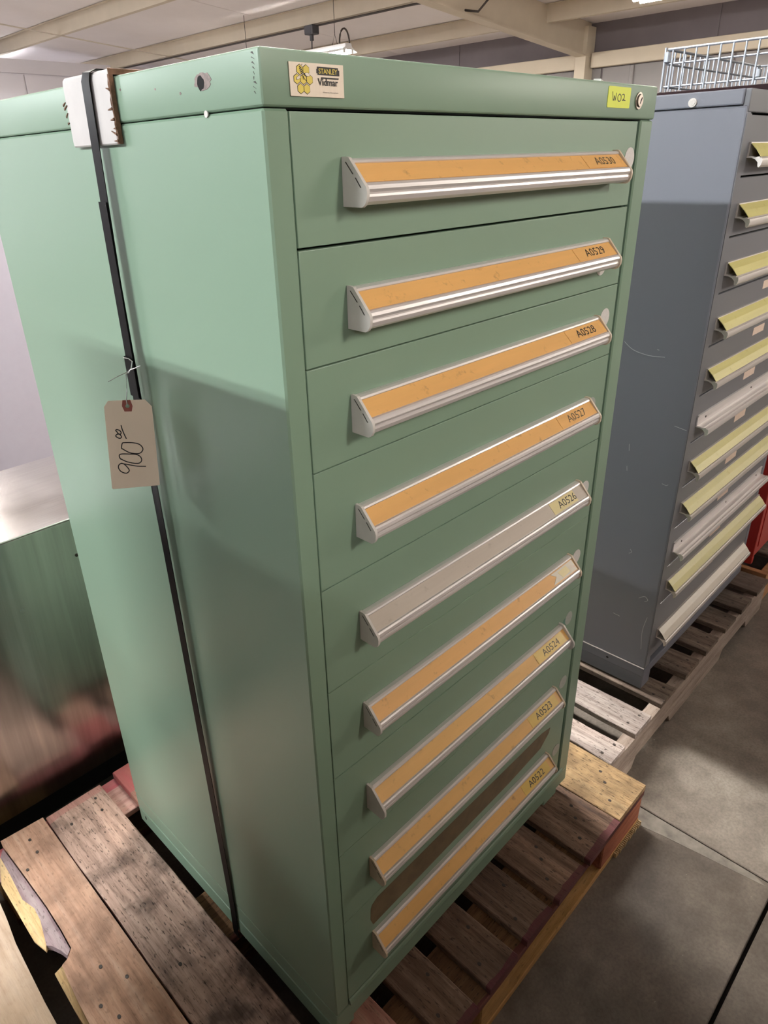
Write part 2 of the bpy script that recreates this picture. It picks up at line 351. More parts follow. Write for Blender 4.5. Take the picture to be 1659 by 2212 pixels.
obj('top_fascia', B().box(XL, XW - 0.05, YB, YB + 0.03, 2.905, 3.12), 'wallwhite', wb)
structure('wall_rear_gable', B().box(XL, XW, 17, 17.1, FZ, 4.8), 'insul')
structure('wall_left', B().box(XL - 0.1, XL, YF, 17, FZ, 4.8), 'wallgrey')
structure('wall_front', B().box(XL, XW, YF - 0.1, YF, FZ, 4.8), 'wallgrey')
cl = structure('ceiling', B().prism([(XL, roof(XL)), (XW + 0.1, roof(XW + 0.1)), (XW + 0.1, roof(XW + 0.1) + 0.1), (XL, roof(XL) + 0.1)], lambda p, q, t: (p, t, q), YF, 17.0), 'insul')
for yy in (-4.6, 11.86):                                       # bridging straps under the purlins
    obj('bridging_strap', B().prism([(XL, roof(XL) - 0.208), (XW, roof(XW) - 0.208), (XW, roof(XW) - 0.2035), (XL, roof(XL) - 0.2035)], lambda p, q, t: (p, t, q), yy, yy + 0.07), 'beige', cl)
for yy in (-6.2, -1.3, 6.3, 9.2, 13.0):
    obj('blanket_seam', B().prism([(XL, roof(XL) - 0.003), (XW, roof(XW) - 0.003), (XW, roof(XW) - 0.0005), (XL, roof(XL) - 0.0005)], lambda p, q, t: (p, t, q), yy, yy + 0.02), 'insul', cl)
PUR = [9.17, 7.35, 5.45, 3.6, 1.7, -0.2, -2.1, -4.0, -5.9]
k = 3
for px in PUR:
    zt = roof(px) - 0.002; zb = zt - 0.20
    prof = [(px, zt), (px - 0.07, zt), (px - 0.07, zt - 0.004), (px - 0.004, zt - 0.004), (px - 0.004, zb), (px + 0.075, zb), (px + 0.085, zb + 0.02), (px + 0.08, zb + 0.021), (px + 0.072, zb + 0.005), (px, zb + 0.005)]
    structure('trim_%d' % k, B().prism(prof, lambda p, q, t: (p, t, q), YF, 16.9), 'beige'); k += 1
RFX = (0.0, XW - 0.1)
raf = B().prism([(XL, roof(XL) - 0.21), (XL, roof(XL) - 0.42), (XW - 0.05, roof(XW) - 0.42), (XW - 0.05, roof(XW) - 0.21)], lambda p, q, t: (p, t, q), 5.49, 5.51)
raf.prism([(XL, roof(XL) - 0.42), (XL, roof(XL) - 0.435), (XW - 0.05, roof(XW) - 0.435), (XW - 0.05, roof(XW) - 0.42)], lambda p, q, t: (p, t, q), 5.42, 5.58)
raf.prism([(XL, roof(XL) - 0.003), (XL, roof(XL) - 0.21), (XW - 0.05, roof(XW) - 0.21), (XW - 0.05, roof(XW) - 0.003)], lambda p, q, t: (p, t, q), 5.49, 5.51)
structure('trim_%d' % k, raf, 'beige'); k += 1
structure('trim_%d' % k, B().box(10.16, XW - 0.01, 5.43, 5.60, FZ, roof(10.3) - 0.06, 0.004, 1), 'beige'); k += 1

# conduit with a socket box along a purlin
cd = thing('conduit', (7.4, 8.0, 2.95), 'grey conduit run along the underside of the roof purlin with a dark socket box', 'conduit')
zc = roof(7.35) - 0.225
obj('pipe', B().tube([(7.38, 13.8, zc), (7.38, 6.3, zc), (7.38, 6.0, zc - 0.01), (7.40, 5.75, zc - 0.11), (7.40, 5.3, zc - 0.20), (7.40, 5.05, zc - 0.02), (7.40, 2.0, zc - 0.01)], 0.013, 8), 'chain', cd)
obj('socket_box', B().box(7.28, 7.42, 8.05, 8.22, zc - 0.10, zc + 0.01, 0.01, 1), 'darkgrey', cd)
obj('plug', B().disc((7.35, 8.14, zc - 0.10), (0, 0, -1), 0.028, 0.07, 10), 'darkgrey', cd)
obj('cord', B().tube([(7.35, 8.14, zc - 0.16), (7.35, 8.15, zc - 0.3), (7.3, 8.0, zc - 0.48)], 0.009, 6), 'darkgrey', cd)

# ------------------------------------------------------------------ lamps: twin-tube strip lights hung in rows under the roof
def strip_light(x, y0, y1, z, row, label, slot=0.022):
    t = thing('strip_light', (x, (y0 + y1) / 2, z), label, 'ceiling light', 'strip lights under the roof')
    f = lambda p, q, tt: (x + p, tt, z + q)
    rf = B()                                                        # two wings and a spine: some light escapes upward through the slots between
    for sg in (-1, 1): rf.prism([(0.152 * sg, -0.004), ((0.06 + slot) * sg, 0.038), ((0.06 + slot) * sg, 0.041), (0.154 * sg, 0.0)], f, y0, y1)
    rf.prism([(-0.060, 0.028), (-0.055, 0.09), (0.055, 0.09), (0.060, 0.028), (0.0, 0.018)], f, y0, y1)
    obj('reflector', rf, 'lampwhite', t)
    st, cl_ = TUBE[row]
    key = 'lamp_tube_' + row
    mt = bpy.data.materials.get(key) or plain(key, (0.9, 0.9, 0.9), 0.4, emit=(st, cl_))
    for sx in (-0.07, 0.07):
        tb = obj('tube', B().tube([(x + sx, y0 + 0.03, z + 0.002), (x + sx, y1 - 0.03, z + 0.002)], 0.019, 8), mt, t)
        obj('lamp_holder', B().box(x + sx - 0.02, x + sx + 0.02, y0, y0 + 0.03, z - 0.015, z + 0.04, 0.004, 1), 'lampwhite', tb)
    obj('end_plate', B().prism([(-0.15, 0.0), (-0.06, 0.052), (-0.045, 0.092), (0.045, 0.092), (0.06, 0.052), (0.15, 0.0), (0.05, 0.03), (-0.05, 0.03)], f, y0 - 0.004, y0), 'lampwhite', t)
    for yy in (y0 + 0.25, y1 - 0.25):
        zr = roof(x) - 0.02
        obj('hanger', B().tube([(x - 0.05, yy, z + 0.09), (x, yy, z + 0.22), (x + 0.05, yy, z + 0.09)], 0.004, 5).tube([(x, yy, z + 0.22), (x, yy, zr)], 0.004, 5), 'chain', t)
    return t
l1 = strip_light(7.0, 7.05, 9.45, 2.60, 'right', 'strip light whose near end shows above the nameplate on the green cabinet', 0.001)
strip_light(5.6, 14.9, 16.6, 2.70, 'rear', 'unseen strip light added beyond the white back partition to brighten the roof', 0.025)  # unseen lamp added to light the roof above the partition
obj('power_lead', B().tube([(7.0 + 0.09 * math.cos(a), 7.12, 2.69 + 0.17 * math.sin(a)) for a in [math.pi * i / 10 for i in range(11)]], 0.011, 6), 'chain', l1)
strip_light(7.0, 0.8, 3.2, 2.60, 'right', 'strip light at the upper right edge over the wire basket')
strip_light(7.0, -5.4, -3.0, 2.60, 'right', 'strip light in the right row behind the viewer')
strip_light(1.16, 7.05, 9.45, 3.08, 'middle', 'strip light in the middle row far behind the cabinets', 0.001)
strip_light(1.16, 0.8, 3.2, 3.08, 'over', 'strip light in the middle row above the back of the cabinets')
strip_light(1.16, -5.4, -3.0, 3.08, 'middle', 'strip light in the middle row behind the viewer')
strip_light(-4.2, 7.05, 9.45, 3.40, 'left', 'strip light in the left row nearest the back wall')
strip_light(-4.2, 0.8, 3.2, 3.40, 'left', 'strip light in the left row beside the cabinets')
strip_light(-4.2, -5.4, -3.0, 3.40, 'left_front', 'strip light in the left row behind the viewer')
strip_light(1.4, 11.0, 13.4, 2.95, 'rear', 'strip light in front of the white back wall')
strip_light(-4.2, 11.0, 13.4, 3.40, 'rear', 'strip light in front of the back wall on the left')

# ------------------------------------------------------------------ pallets
def board(name, parent, x0, x1, y0, y1, z0, z1, mat, axis='Y', wob=0.0015, n=6, warp=0.0012):
    """a sawn board with slightly wandering edges; its origin is its front end"""
    b = B(); rings = []
    for i in range(n + 1):
        t = i / n; r = lambda s: random.uniform(-s, s)
        if axis == 'Y':
            yy = y0 + (y1 - y0) * t; a, c = x0 + r(wob), x1 + r(wob); u = z1 + r(warp)
            ch = 0.0018
            rings.append([(a + ch, yy, u), (c - ch, yy, u), (c, yy, u - ch), (c, yy, z0), (a, yy, z0), (a, yy, u - ch)])
        else:
            xx = x0 + (x1 - x0) * t; a, c = y0 + r(wob), y1 + r(wob); u = z1 + r(warp * 0.5); ch = 0.0015
            rings.append([(xx, a + ch, u), (xx, c - ch, u), (xx, c, u - ch), (xx, c, z0), (xx, a, z0), (xx, a, u - ch)])
    b.loft(rings)
    return obj(name, b, mat, parent, org=((x0 + x1) / 2, y0, z1), smooth=0)
NAIL = None
def nails(parent, pts, z):
    global NAIL
    for (nx, ny) in pts:
        if NAIL is None:
            NAIL = obj('nail', B().disc((nx, ny, z - 0.002), (0, 0, 1), 0.0034, 0.0030, 7, 1.0, 1.3), 'nail', parent, org=(nx, ny, z), smooth=0)
        else: inst(NAIL, 'nail', parent, (nx, ny, z))
PT = -0.09
gp = thing('pallet', (0.3, 0.37, FZ), 'brown wooden block pallet with red-painted ends under the green drawer cabinet', 'pallet')
dz = 0.017
for (x0, x1, y0, mat) in [(0.7796, 0.9208, -0.1377, 'pallet_fresh'), (0.637, 0.7765, -0.142, 'pallet_dark'), (0.5049, 0.6132, -0.141, 'pallet_dark'),
                          (0.3868, 0.4815, -0.139, 'pallet_dark'), (0.2634, 0.3546, -0.139, 'pallet_dark'), (0.138, 0.2255, -0.139, 'pallet_dark'),
                          (0.0188, 0.0997, -0.139, 'pallet_red')]:
    bd = board('deck_board', gp, x0, x1, y0, 0.881, PT - dz, PT, mat, wob=0.0018)
    c = (x0 + x1) / 2; wd = (x1 - x0) / 2
    nails(bd, [(c + wd * 0.45, -0.035), (c - wd * 0.5, -0.095), (c + wd * 0.1, -0.06)][: 3 if wd > 0.05 else 2], PT)
bd = board('deck_board', gp, -0.162, -0.022, -0.14, 0.868, PT - dz, PT, 'pallet_pink', wob=0.002)
nails(bd, [(-0.05, 0.835), (-0.055, 0.79), (-0.125, 0.805), (-0.12, 0.33)], PT)
# the broken outer board: main part, the splinter split off along the crack, and fresh wane edges
crack = [(-0.262, 0.882), (-0.264, 0.859), (-0.263, 0.846), (-0.26, 0.786), (-0.256, 0.693), (-0.254, 0.646), (-0.254, 0.607), (-0.254, 0.568), (-0.256, 0.519), (-0.267, 0.507)]
main_ = [(-0.1655, 0.876), (-0.2625, 0.883)] + crack[1:] + [(-0.272, 0.503), (-0.284, 0.499), (-0.287, 0.474), (-0.292, 0.41), (-0.294, 0.358), (-0.294, 0.2), (-0.294, -0.14), (-0.168, -0.14), (-0.166, 0.4)]
bb = obj('deck_board', B().slab(main_, PT - dz, PT), 'pallet_smooth', gp, org=(-0.23, -0.14, PT), smooth=0)
spl = [(x - 0.0025, y) for x, y in crack[1:-1]] + [(-0.268, 0.511), (-0.273, 0.531), (-0.282, 0.553), (-0.289, 0.562), (-0.276, 0.624), (-0.274, 0.66), (-0.284, 0.698), (-0.280, 0.777), (-0.279, 0.84)]
obj('splinter', B().slab(spl, PT - dz, PT - 0.002), 'purple', bb, org=(-0.26, 0.5, PT), smooth=0)
def wane(pin, pout, par):
    b = B(); b.loft([[(x, y, PT - 0.002), (X, Y, PT - 0.012), (X, Y, PT - dz), (x, y, PT - dz)] for (x, y), (X, Y) in zip(pin, pout)])
    return obj('wane_edge', b, 'wane', par, org=(-0.29, 0.36, PT), smooth=0)
wane([(-0.279, 0.84), (-0.280, 0.777), (-0.284, 0.698), (-0.274, 0.66), (-0.276, 0.624), (-0.289, 0.562)], [(-0.285, 0.838), (-0.302, 0.776), (-0.302, 0.69), (-0.302, 0.65), (-0.302, 0.597), (-0.293, 0.558)], bb)
wane([(-0.284, 0.499), (-0.287, 0.474), (-0.292, 0.41), (-0.294, 0.358), (-0.294, 0.2), (-0.294, -0.138)], [(-0.300, 0.502), (-0.301, 0.462), (-0.302, 0.405), (-0.301, 0.365), (-0.302, 0.2), (-0.302, -0.138)], bb)
nails(bb, [(-0.213, 0.835), (-0.214, 0.79), (-0.248, 0.76), (-0.232, 0.44), (-0.265, 0.372), (-0.205, 0.385), (-0.25, 0.33)], PT)
for (y0, y1, mats) in [(-0.137, -0.005, 'under_x'), (0.305, 0.437, 'under_x'), (0.7515, 0.8785, 'under_red')]:
    board('stringer_board', gp, -0.30, 0.918, y0, y1, PT - dz - 0.0165, PT - dz - 0.0008, mats, 'X', 0.001, 8, 0.0004)
zb = PT - dz - 0.0172
for (y0, y1) in [(-0.136, -0.01), (0.31, 0.432), (0.754, 0.876)]:
    for (x0, x1, mt) in [(0.716, 0.916, 'block_red'), (0.24, 0.338, 'block_yellow'), (-0.298, -0.11, 'block_yellow')]:
        obj('block', B().box(x0, x1, y0, y1, FZ + 0.0175, zb, 0.003, 1), mt, gp, org=(x0, y0, zb), smooth=0)
for (y0, y1) in [(-0.137, -0.02), (0.31, 0.43), (0.757, 0.877)]:
    board('bottom_board', gp, -0.30, 0.918, y0, y1, FZ, FZ + 0.0172, 'block_yellow' if y0 < 0 else 'under_x', 'X', 0.0015, 8, 0.0004)
# frayed saw-tooth edge of the bottom board at the front right corner
tb = B()
for i in range(22):
    xx = 0.786 + i * 0.0061
    tb.box(xx, xx + 0.0038, -0.1435 - random.uniform(0, .002), -0.137, FZ + 0.0005, FZ + 0.013)
tag(obj('frayed_edge', tb, 'wane', gp, smooth=0), kind='stuff')

g2 = thing('pallet', (1.52, 0.45, FZ), 'weathered grey wooden stringer pallet under the blue-grey drawer cabinet', 'pallet')
for i, (x0, x1) in enumerate([(0.925, 1.0041), (1.0622, 1.1591), (1.2225, 1.315), (1.3871, 1.4883), (1.543, 1.6435), (1.696, 1.799), (1.841, 1.944), (1.9914, 2.108)]):
    bd = board('deck_board', g2, x0, x1, -0.042 - 0.001 * i, 0.965, PT - 0.016, PT, 'pallet_grey' if i < 2 else 'pallet_brown', wob=0.0035, n=10)  # first boards pale as lit, the rest dark as shaded, by wood colour
    c = (x0 + x1) / 2; nails(bd, [(c - 0.022, -0.008), (c + 0.025, -0.018)], PT)
def notched(y0, y1, x0, x1, mat, name='stringer'):
    zt = PT - 0.0165; n1, n2, n3, n4 = x0 + 0.15, x0 + 0.40, x1 - 0.40, x1 - 0.15; h = FZ + 0.034
    prof = [(x0, FZ), (n1, FZ), (n1 + 0.018, h), (n2 - 0.018, h), (n2, FZ), (n3, FZ), (n3 + 0.018, h), (n4 - 0.018, h), (n4, FZ), (x1, FZ), (x1, zt), (x0, zt)]
    return obj(name, B().prism(prof, lambda p, q, t: (p, t, q), y0, y1), mat, g2, org=(x0, y0, zt), smooth=0)
notched(-0.043, -0.010, 0.925, 2.115, 'stringer_pale'); notched(0.44, 0.475, 0.93, 2.112, 'stringer_pale'); notched(0.925, 0.96, 0.93, 2.112, 'stringer_pale')

g3 = thing('pallet', (2.7, 0.4, FZ), 'brown pallet with an orange-edged first board under the red cabinet', 'pallet')
for i in range(7):
    x0 = 2.128 + i * 0.165
    board('deck_board', g3, x0, x0 + (0.022 if i == 0 else 0.12), -0.035 if i == 0 else 0.0, 0.95, PT - 0.016 if i else PT - 0.03, PT if i else PT + 0.004, 'orange_wood' if i == 0 else 'pallet_brown', wob=0.003)
for yy in (-0.03, 0.45, 0.90):
    obj('stringer', B().box(2.125, 3.30, yy, yy + 0.036, FZ, PT - 0.0305, 0.003, 1), 'orange_wood', g3, org=(2.125, yy, PT), smooth=0)

g4 = thing('pallet', (-0.95, 0.4, FZ), 'new tan wooden pallet whose edge shows at the lower left corner', 'pallet')
ed = [(-0.335, -0.66), (-0.3365, 0.30), (-0.336, 0.459), (-0.334, 0.526), (-0.331, 0.613), (-0.324, 0.681), (-0.321, 0.724), (-0.319, 0.86), (-0.455, 0.86), (-0.46, -0.66)]
obj('deck_board', B().slab(ed, PT - 0.018, PT - 0.002), 'new_tan', g4, org=(-0.39, -0.14, PT), smooth=0)
for i in range(6):
    x1 = -0.475 - i * 0.172
    board('deck_board', g4, x1 - 0.14, x1, -0.66, 0.86, PT - 0.018, PT - 0.002, 'new_tan')
for yy in (-0.64, 0.10, 0.82):
    obj('stringer', B().box(-1.47, -0.345, yy, yy + 0.036, FZ, PT - 0.0185, 0.003, 1), 'new_tan', g4, org=(-1.4, yy, PT), smooth=0)

# ------------------------------------------------------------------ the green drawer cabinet
W, D, T, ZC, XL_, XR = 0.762, 0.6967, 1.4138, 1.3692, 0.0294, 0.7117
gc = thing('drawer_cabinet', (0.38, 0.35, PT), 'tall green steel cabinet of nine drawers with orange label strips, banded to a pallet', 'cabinet')
bd = B()
bd.box(0, XL_, 0, D, 0.0, ZC - 0.001, 0.0022, 1)                     # left side with its front post
bd.box(0.7225, W, 0, D, 0.0, ZC - 0.001, 0.0022, 1)                  # right side with its front post
bd.box(XL_ - 0.001, 0.723, D - 0.012, D, 0.0, ZC - 0.001)
obj('body', bd, 'green', gc)
obj('interior', B().box(XL_ - 0.0005, 0.7115, 0.03, D - 0.013, 0.002, ZC - 0.002), 'void', gc)
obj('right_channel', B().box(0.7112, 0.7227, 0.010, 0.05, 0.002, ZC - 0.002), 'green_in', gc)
cp = B().box(-0.0005, W + 0.0012, -0.0012, D + 0.001, ZC, T, 0.0035, 3)
cap = obj('top_cap', cp, 'green_front', gc)
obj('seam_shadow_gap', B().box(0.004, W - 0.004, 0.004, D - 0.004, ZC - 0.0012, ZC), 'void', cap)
# flaked lock hole and dents on the left of the cap
rr = random.Random(3)
def blob(cy, cz, ry, rz, n, jit, x, th):
    return B().prism([(cy + math.cos(2 * math.pi * i / n) * ry * (1 + rr.uniform(-jit, jit)), cz + math.sin(2 * math.pi * i / n) * rz * (1 + rr.uniform(-jit, jit))) for i in range(n)], lambda p, q, t: (t, p, q), x, x - th)
hp = obj('flaked_patch', blob(0.0855, 1.3952, 0.0135, 0.0068, 22, 0.2, -0.0003, 0.0005), 'rust', cap, smooth=0)
obj('hole', blob(0.0885, 1.3935, 0.0055, 0.0056, 14, 0.15, -0.0007, 0.0003), 'void', hp, smooth=0)
obj('screw_head', B().disc((0, 0.085, 1.3683), (-1, 0, 0), 0.0030, 0.0012, 14), 'cap', cap)
for (yy, zz) in [(0.17, 1.395), (0.125, 1.388), (0.24, 1.4)]:
    obj('chip', blob(yy, zz, 0.0016, 0.0012, 8, 0.3, -0.0003, 0.0004), 'rust', cap, smooth=0)
for i in range(9):
    zz = 1.379 + i * 0.0036
    obj('chip', B().prism([(0.004 + rr.uniform(0, .004), zz), (0.006 + rr.uniform(0, .005), zz + 0.0025), (0.0065 + rr.uniform(0, .004), zz + 0.002)], lambda p, q, t: (t, p, q), -0.0003, -0.0008), 'nail', cap, smooth=0)
# base: a rail all round, side runners, fork-lift space at the front
rail = B().box(0.0, W + 0.001, 0.0, D, -0.0445, -0.0012, 0.003, 2)
base = obj('base_rail', rail, 'green', gc)
lip = B().prism([(0.0, 0.0125), (-0.003, 0.0105), (-0.0045, 0.004), (-0.0035, -0.001), (0.0, -0.002)], lambda p, q, t: (t, p, q), 0.0297, 0.7346)
obj('front_lip', lip, 'green_front', base)
obj('runner', B().box(-0.0005, 0.05, 0.012, D - 0.003, PT + 0.0021, -0.0447, 0.0015, 1), 'green', gc)
obj('runner', B().box(0.69, 0.7455, 0.012, D - 0.003, PT + 0.0021, -0.0447, 0.0015, 1), 'green', gc)
obj('bolt_hole', B().disc((-0.0003, 0.665, -0.062), (-1, 0, 0), 0.004, 0.0006, 10, 0.7, 1.4), 'void', base)
# drawers
DT = [1.3665, 1.2477, 1.1294, 1.0115, 0.8556, 0.6976, 0.5405, 0.3801, 0.2195]
GAP = [0.0026, 0.0014, 0.0012, 0.0013, 0.0005, 0.0018, 0.0006, 0.0008, 0.0]
DB = [DT[i + 1] + GAP[i] for i in range(8)] + [0.0132]
HT = [1.3273, 1.2063, 1.0885, 0.9515, 0.7958, 0.6418, 0.4799, 0.3201, 0.1313]
HR = [0.6451, 0.6456, 0.6441, 0.6441, 0.6445, 0.644, 0.6425, 0.6440, 0.6455]
NUM = ['A0530', 'A0529', 'A0528', 'A0527', 'A0526', None, 'A0524', 'A0523', 'A0522']
STOCK = ['orange', 'orange', 'orange', 'orange', 'silver_card', 'orange', 'amber', 'amber', 'amber']
DOT = [(0.6942, 1.3160, 'dot'), (0.6440, 1.1655, 'dot'), (0.6760, 1.0790, 'dot'), (0.6640, 0.9295, 'dot_dim'), (0.6775, 0.7655, 'dot'), (0.6770, 0.6190, 'dot'), (0.6760, 0.4745, 'dot_dim'), (0.6850, 0.3025, 'dot_dim'), (0.6900, 0.1020, 'dot_dim')]
HP = [(0, 0), (0.018, 0), (0.0248, 0.0008), (0.0292, 0.0038), (0.0308, 0.0082), (0.0302, 0.0106), (0.0288, 0.0114), (0.0306, 0.0126), (0.0318, 0.0152), (0.0308, 0.0186), (0.0290, 0.0206), (0.0262, 0.0206), (0.0095, 0.0372), (0.0105, 0.0388), (0.0092, 0.0410), (0.0060, 0.0425), (0.0, 0.0425)]
CP = [(0, -0.0008), (0.0262, -0.0012), (0.0300, 0.0012), (0.0330, 0.0062), (0.0336, 0.0130), (0.0326, 0.0170), (0.0098, 0.0430), (0.0066, 0.0440), (0.0, 0.0440)]
sl = Vector((0, 0.0167, 0.0166)).normalized(); sn = Vector((0, -sl.z, sl.y))     # slope of the label strip and its normal
for i in range(9):
    dr = obj('drawer', B().box(XL_ + 0.0002, XR, 0.0, 0.024, DB[i], DT[i], 0.0009, 2), 'green_front', gc)
    z0 = HT[i] - 0.0425; x0, x1 = 0.0950, HR[i] - 0.0040
    fx = lambda p, q, t: (t, -p - 0.0003, z0 + q)
    obj('handle', B().prism(HP, fx, x0, x1), 'alu', dr, smooth=25)
    a = Vector((0, -0.0262, z0 + 0.0208)); e = Vector((0, -0.0098, z0 + 0.0370))
    up = (e - a).normalized(); nn = Vector((0, -up.z, up.y))
    ctr = (a + e) / 2 + nn * 0.0012
    lab = B(); lab.loft([[Vector((xx, 0, 0)) + v for v in (a + nn * 0.0004, e + nn * 0.0004, e + nn * 0.0010, a + nn * 0.0010)] for xx in (x0 + 0.0006, x1 - 0.0006)])
    lb = obj('label_strip', lab, STOCK[i], dr, org=(x0 + 0.3 * i, 0, z0), smooth=0)
    if i == 5: lb['label'] = 'orange label strip with its right end peeled and shiny'
    if i == 4: lb['label'] = 'bare silver-grey label strip'
    L = (e - a).length
    def on(xx, v, h): return Vector((xx, 0, 0)) + ctr + up * v + nn * h
    if NUM[i]:
        xa, xb_ = (0.530, 0.628) if i not in (4,) else (0.5335, 0.6100)
        tp = B(); tp.loft([[on(xx, v, h) for v, h in ((-L * 0.46, 0.0), (L * 0.46, 0.0), (L * 0.46, 0.0003), (-L * 0.46, 0.0003))] for xx in (xa, xb_)])
        obj('number_tape', tp, 'pale_tape' if i == 4 else ('yellow_tape' if i > 5 else 'orange'), dr, smooth=0)
        text('number', NUM[i], 'ink' if i in (1, 2, 4, 7, 8) else 'ink_grey', dr, on(0.5845 - 0.0006 * i, 0.0004, 0.0), (1, 0, 0), up, 0.0560, 0.0128, 0.0006)
    else:
        pe = B(); pts = [(0.557, -0.4), (0.575, 0.05), (0.563, 0.42), (0.637, 0.45), (0.637, -0.45)]
        pe.loft([[on(xx, v * L, h) for xx, v in pts] for h in (0.0, 0.0004)]); obj('peeled_film_glare', pe, 'peel', dr, smooth=0)
        obj('number_tape', B().loft([[on(xx, v * L, 0.0005 + h) for xx, v in [(0.590, -0.32), (0.584, 0.25), (0.613, 0.33), (0.617, -0.25)]] for h in (0, 0.0002)]), 'pale_tape', dr, smooth=0)
    for side, xe, xo in (('left', 0.0912, 0.0950), ('right', x1, HR[i])):
        big = 1.0 if not (i == 6) else 1.12
        ec = obj('end_cap', B().prism([(p * big, 0.0215 + (q - 0.0215) * big) for p, q in CP], fx, xe, xo), 'cap' if (side == 'left' and i < 7) or i == 6 else 'cap_old', dr, smooth=30)
        if side == 'left' and i != 6:                               # moulded slot along the cap's sloping edge
            sb = B(); sb.prism([(0.0045, 0.0395), (0.0060, 0.0395), (0.0160, 0.0285), (0.0145, 0.0285)], fx, xe - 0.0002, xe + 0.0005)
            sb.prism([(0.0175, 0.0255), (0.0190, 0.0255), (0.0262, 0.0165), (0.0247, 0.0165)], fx, xe - 0.0002, xe + 0.0005)
            obj('cap_slot', sb, 'nail', dr, smooth=0)
    dx, dzz, dm = DOT[i]
    ds = obj('dot_sticker', B().disc((dx + 0.0025, -0.0002, dzz + 0.0005), (0, -1, 0), 0.0152, 0.0005, 28, 1.0 if i != 6 else 0.9), dm, dr, smooth=0)
    if i == 6: obj('dot_sticker', B().disc((0.6640, -0.0002, 0.4715), (0, -1, 0), 0.0095, 0.0004, 20), plain('teal_dotted_sticker', (0.12, 0.24, 0.19), 0.6, var=0.5, scale=500), dr, smooth=0)
    # latch tabs seen in the slot beside the drawer
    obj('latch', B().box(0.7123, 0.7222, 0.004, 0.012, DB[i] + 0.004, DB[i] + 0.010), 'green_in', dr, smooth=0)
    if i == 8:                                                      # brown residue of a removed tape on the bottom drawer
        st = [(0.0905, 0.192), (0.094, 0.1995), (0.107, 0.2065), (0.3, 0.2065), (0.62, 0.2040), (0.655, 0.196), (0.65, 0.183), (0.62, 0.160), (0.5, 0.152), (0.3, 0.150), (0.11, 0.1470), (0.095, 0.1465), (0.089, 0.165)]
        obj('tape_residue', B().prism(st, lambda p, q, t: (p, t, q), -0.0003, 0.001), 'stain', dr, smooth=0)
# maker's plate
pl_ = obj('nameplate', B().prism([(0.0303, 1.4040), (0.0957, 1.4044), (0.0959, 1.3780), (0.0308, 1.3780)], lambda p, q, t: (p, t, q), -0.0024, 0.0), 'plate', gc, smooth=0)
yp = -0.0024
U = lambda u, v: (0.0305 + u, 1.4040 - v)
hx = B(); hl = B()
for (u, v) in [(0.0120, 0.0055), (0.0194, 0.0055), (0.0083, 0.0128), (0.0157, 0.0128), (0.0231, 0.0128), (0.0120, 0.0201), (0.0194, 0.0201)]:
    cx, cz = U(u, v)
    hexa = lambda r: [(cx + r * math.cos(math.radians(30 + 60 * j)), cz + r * math.sin(math.radians(30 + 60 * j))) for j in range(6)]
    hl.prism(hexa(0.00435), lambda p, q, t: (p, t, q), yp - 0.0001, yp); hx.prism(hexa(0.0038), lambda p, q, t: (p, t, q), yp - 0.0003, yp)
obj('honeycomb_outline', hl, 'ink', pl_, smooth=0); obj('honeycomb', hx, 'honey', pl_, smooth=0)
be = B(); cx, cz = U(0.0135, 0.0062); ax = Vector((0.45, -0.9)); ax.normalize(); pp = Vector((-ax.y, ax.x))
for s, wd in [(-0.0032, 0.0007), (-0.0020, 0.0012), (-0.0006, 0.0014), (0.0008, 0.0013), (0.0021, 0.0010)]:
    q = [Vector((cx, cz)) + ax * (s + da) + pp * (wd * sg) for da, sg in ((-0.0004, -1), (-0.0004, 1), (0.0004, 1), (0.0004, -1))]
    be.prism([tuple(v) for v in q], lambda p, q_, t: (p, t, q_), yp - 0.0006, yp - 0.0002)
obj('bee_body', be, 'ink', pl_, smooth=0)
wg = B()
for (ou, ov, rx, rz, rot) in [(0.0205, 0.0090, 0.0032, 0.0014, -0.15), (0.0098, 0.0118, 0.0028, 0.0013, 0.45)]:
    c0, c1 = U(ou, ov)
    el = lambda k: [(c0 + math.cos(rot) * rx * k * math.cos(2 * math.pi * j / 18) - math.sin(rot) * rz * k * math.sin(2 * math.pi * j / 18), c1 + math.sin(rot) * rx * k * math.cos(2 * math.pi * j / 18) + math.cos(rot) * rz * k * math.sin(2 * math.pi * j / 18)) for j in range(18)]
    wg.prism(el(1.0), lambda p, q, t: (p, t, q), yp - 0.00045, yp - 0.0003)
    e2 = B(); e2.prism(el(0.86), lambda p, q, t: (p, t, q), yp - 0.0006, yp - 0.0004); obj('bee_wing', e2, 'plate', pl_, smooth=0)
obj('bee_wing_outline', wg, 'ink', pl_, smooth=0)
fp = lambda u, v, h: (u, yp - 0.0003 - h, v)
strokes('bee_legs', [[U(0.0148, 0.0095), U(0.0170, 0.0125), U(0.0190, 0.0138)], [U(0.0150, 0.0100), U(0.0155, 0.0130)], [U(0.0145, 0.0022), U(0.0148, 0.0012)], [U(0.0158, 0.0085), U(0.0185, 0.0105)]], fp, 0.00018, 'ink', pl_)
bk = [U(0.0318, 0.0040), U(0.0326, 0.0040), U(0.0326, 0.0022), U(0.0585, 0.0022), U(0.0585, 0.0040), U(0.0600, 0.0040), U(0.0600, 0.0086), U(0.0585, 0.0086), U(0.0330, 0.0086), U(0.0330, 0.0074), U(0.0318, 0.0074)]
obj('word_block', B().prism(bk, lambda p, q, t: (p, t, q), yp - 0.0002, yp), 'ink', pl_, smooth=0)
text('lettering', 'STANLEY', 'honey', pl_, (*U(0.0457, 0.0055),)[:1] + (yp, U(0, 0.0055)[1]), (1, 0, 0), (0, 0, 1), 0.0228, 0.0042, 0.0004, 0.012)
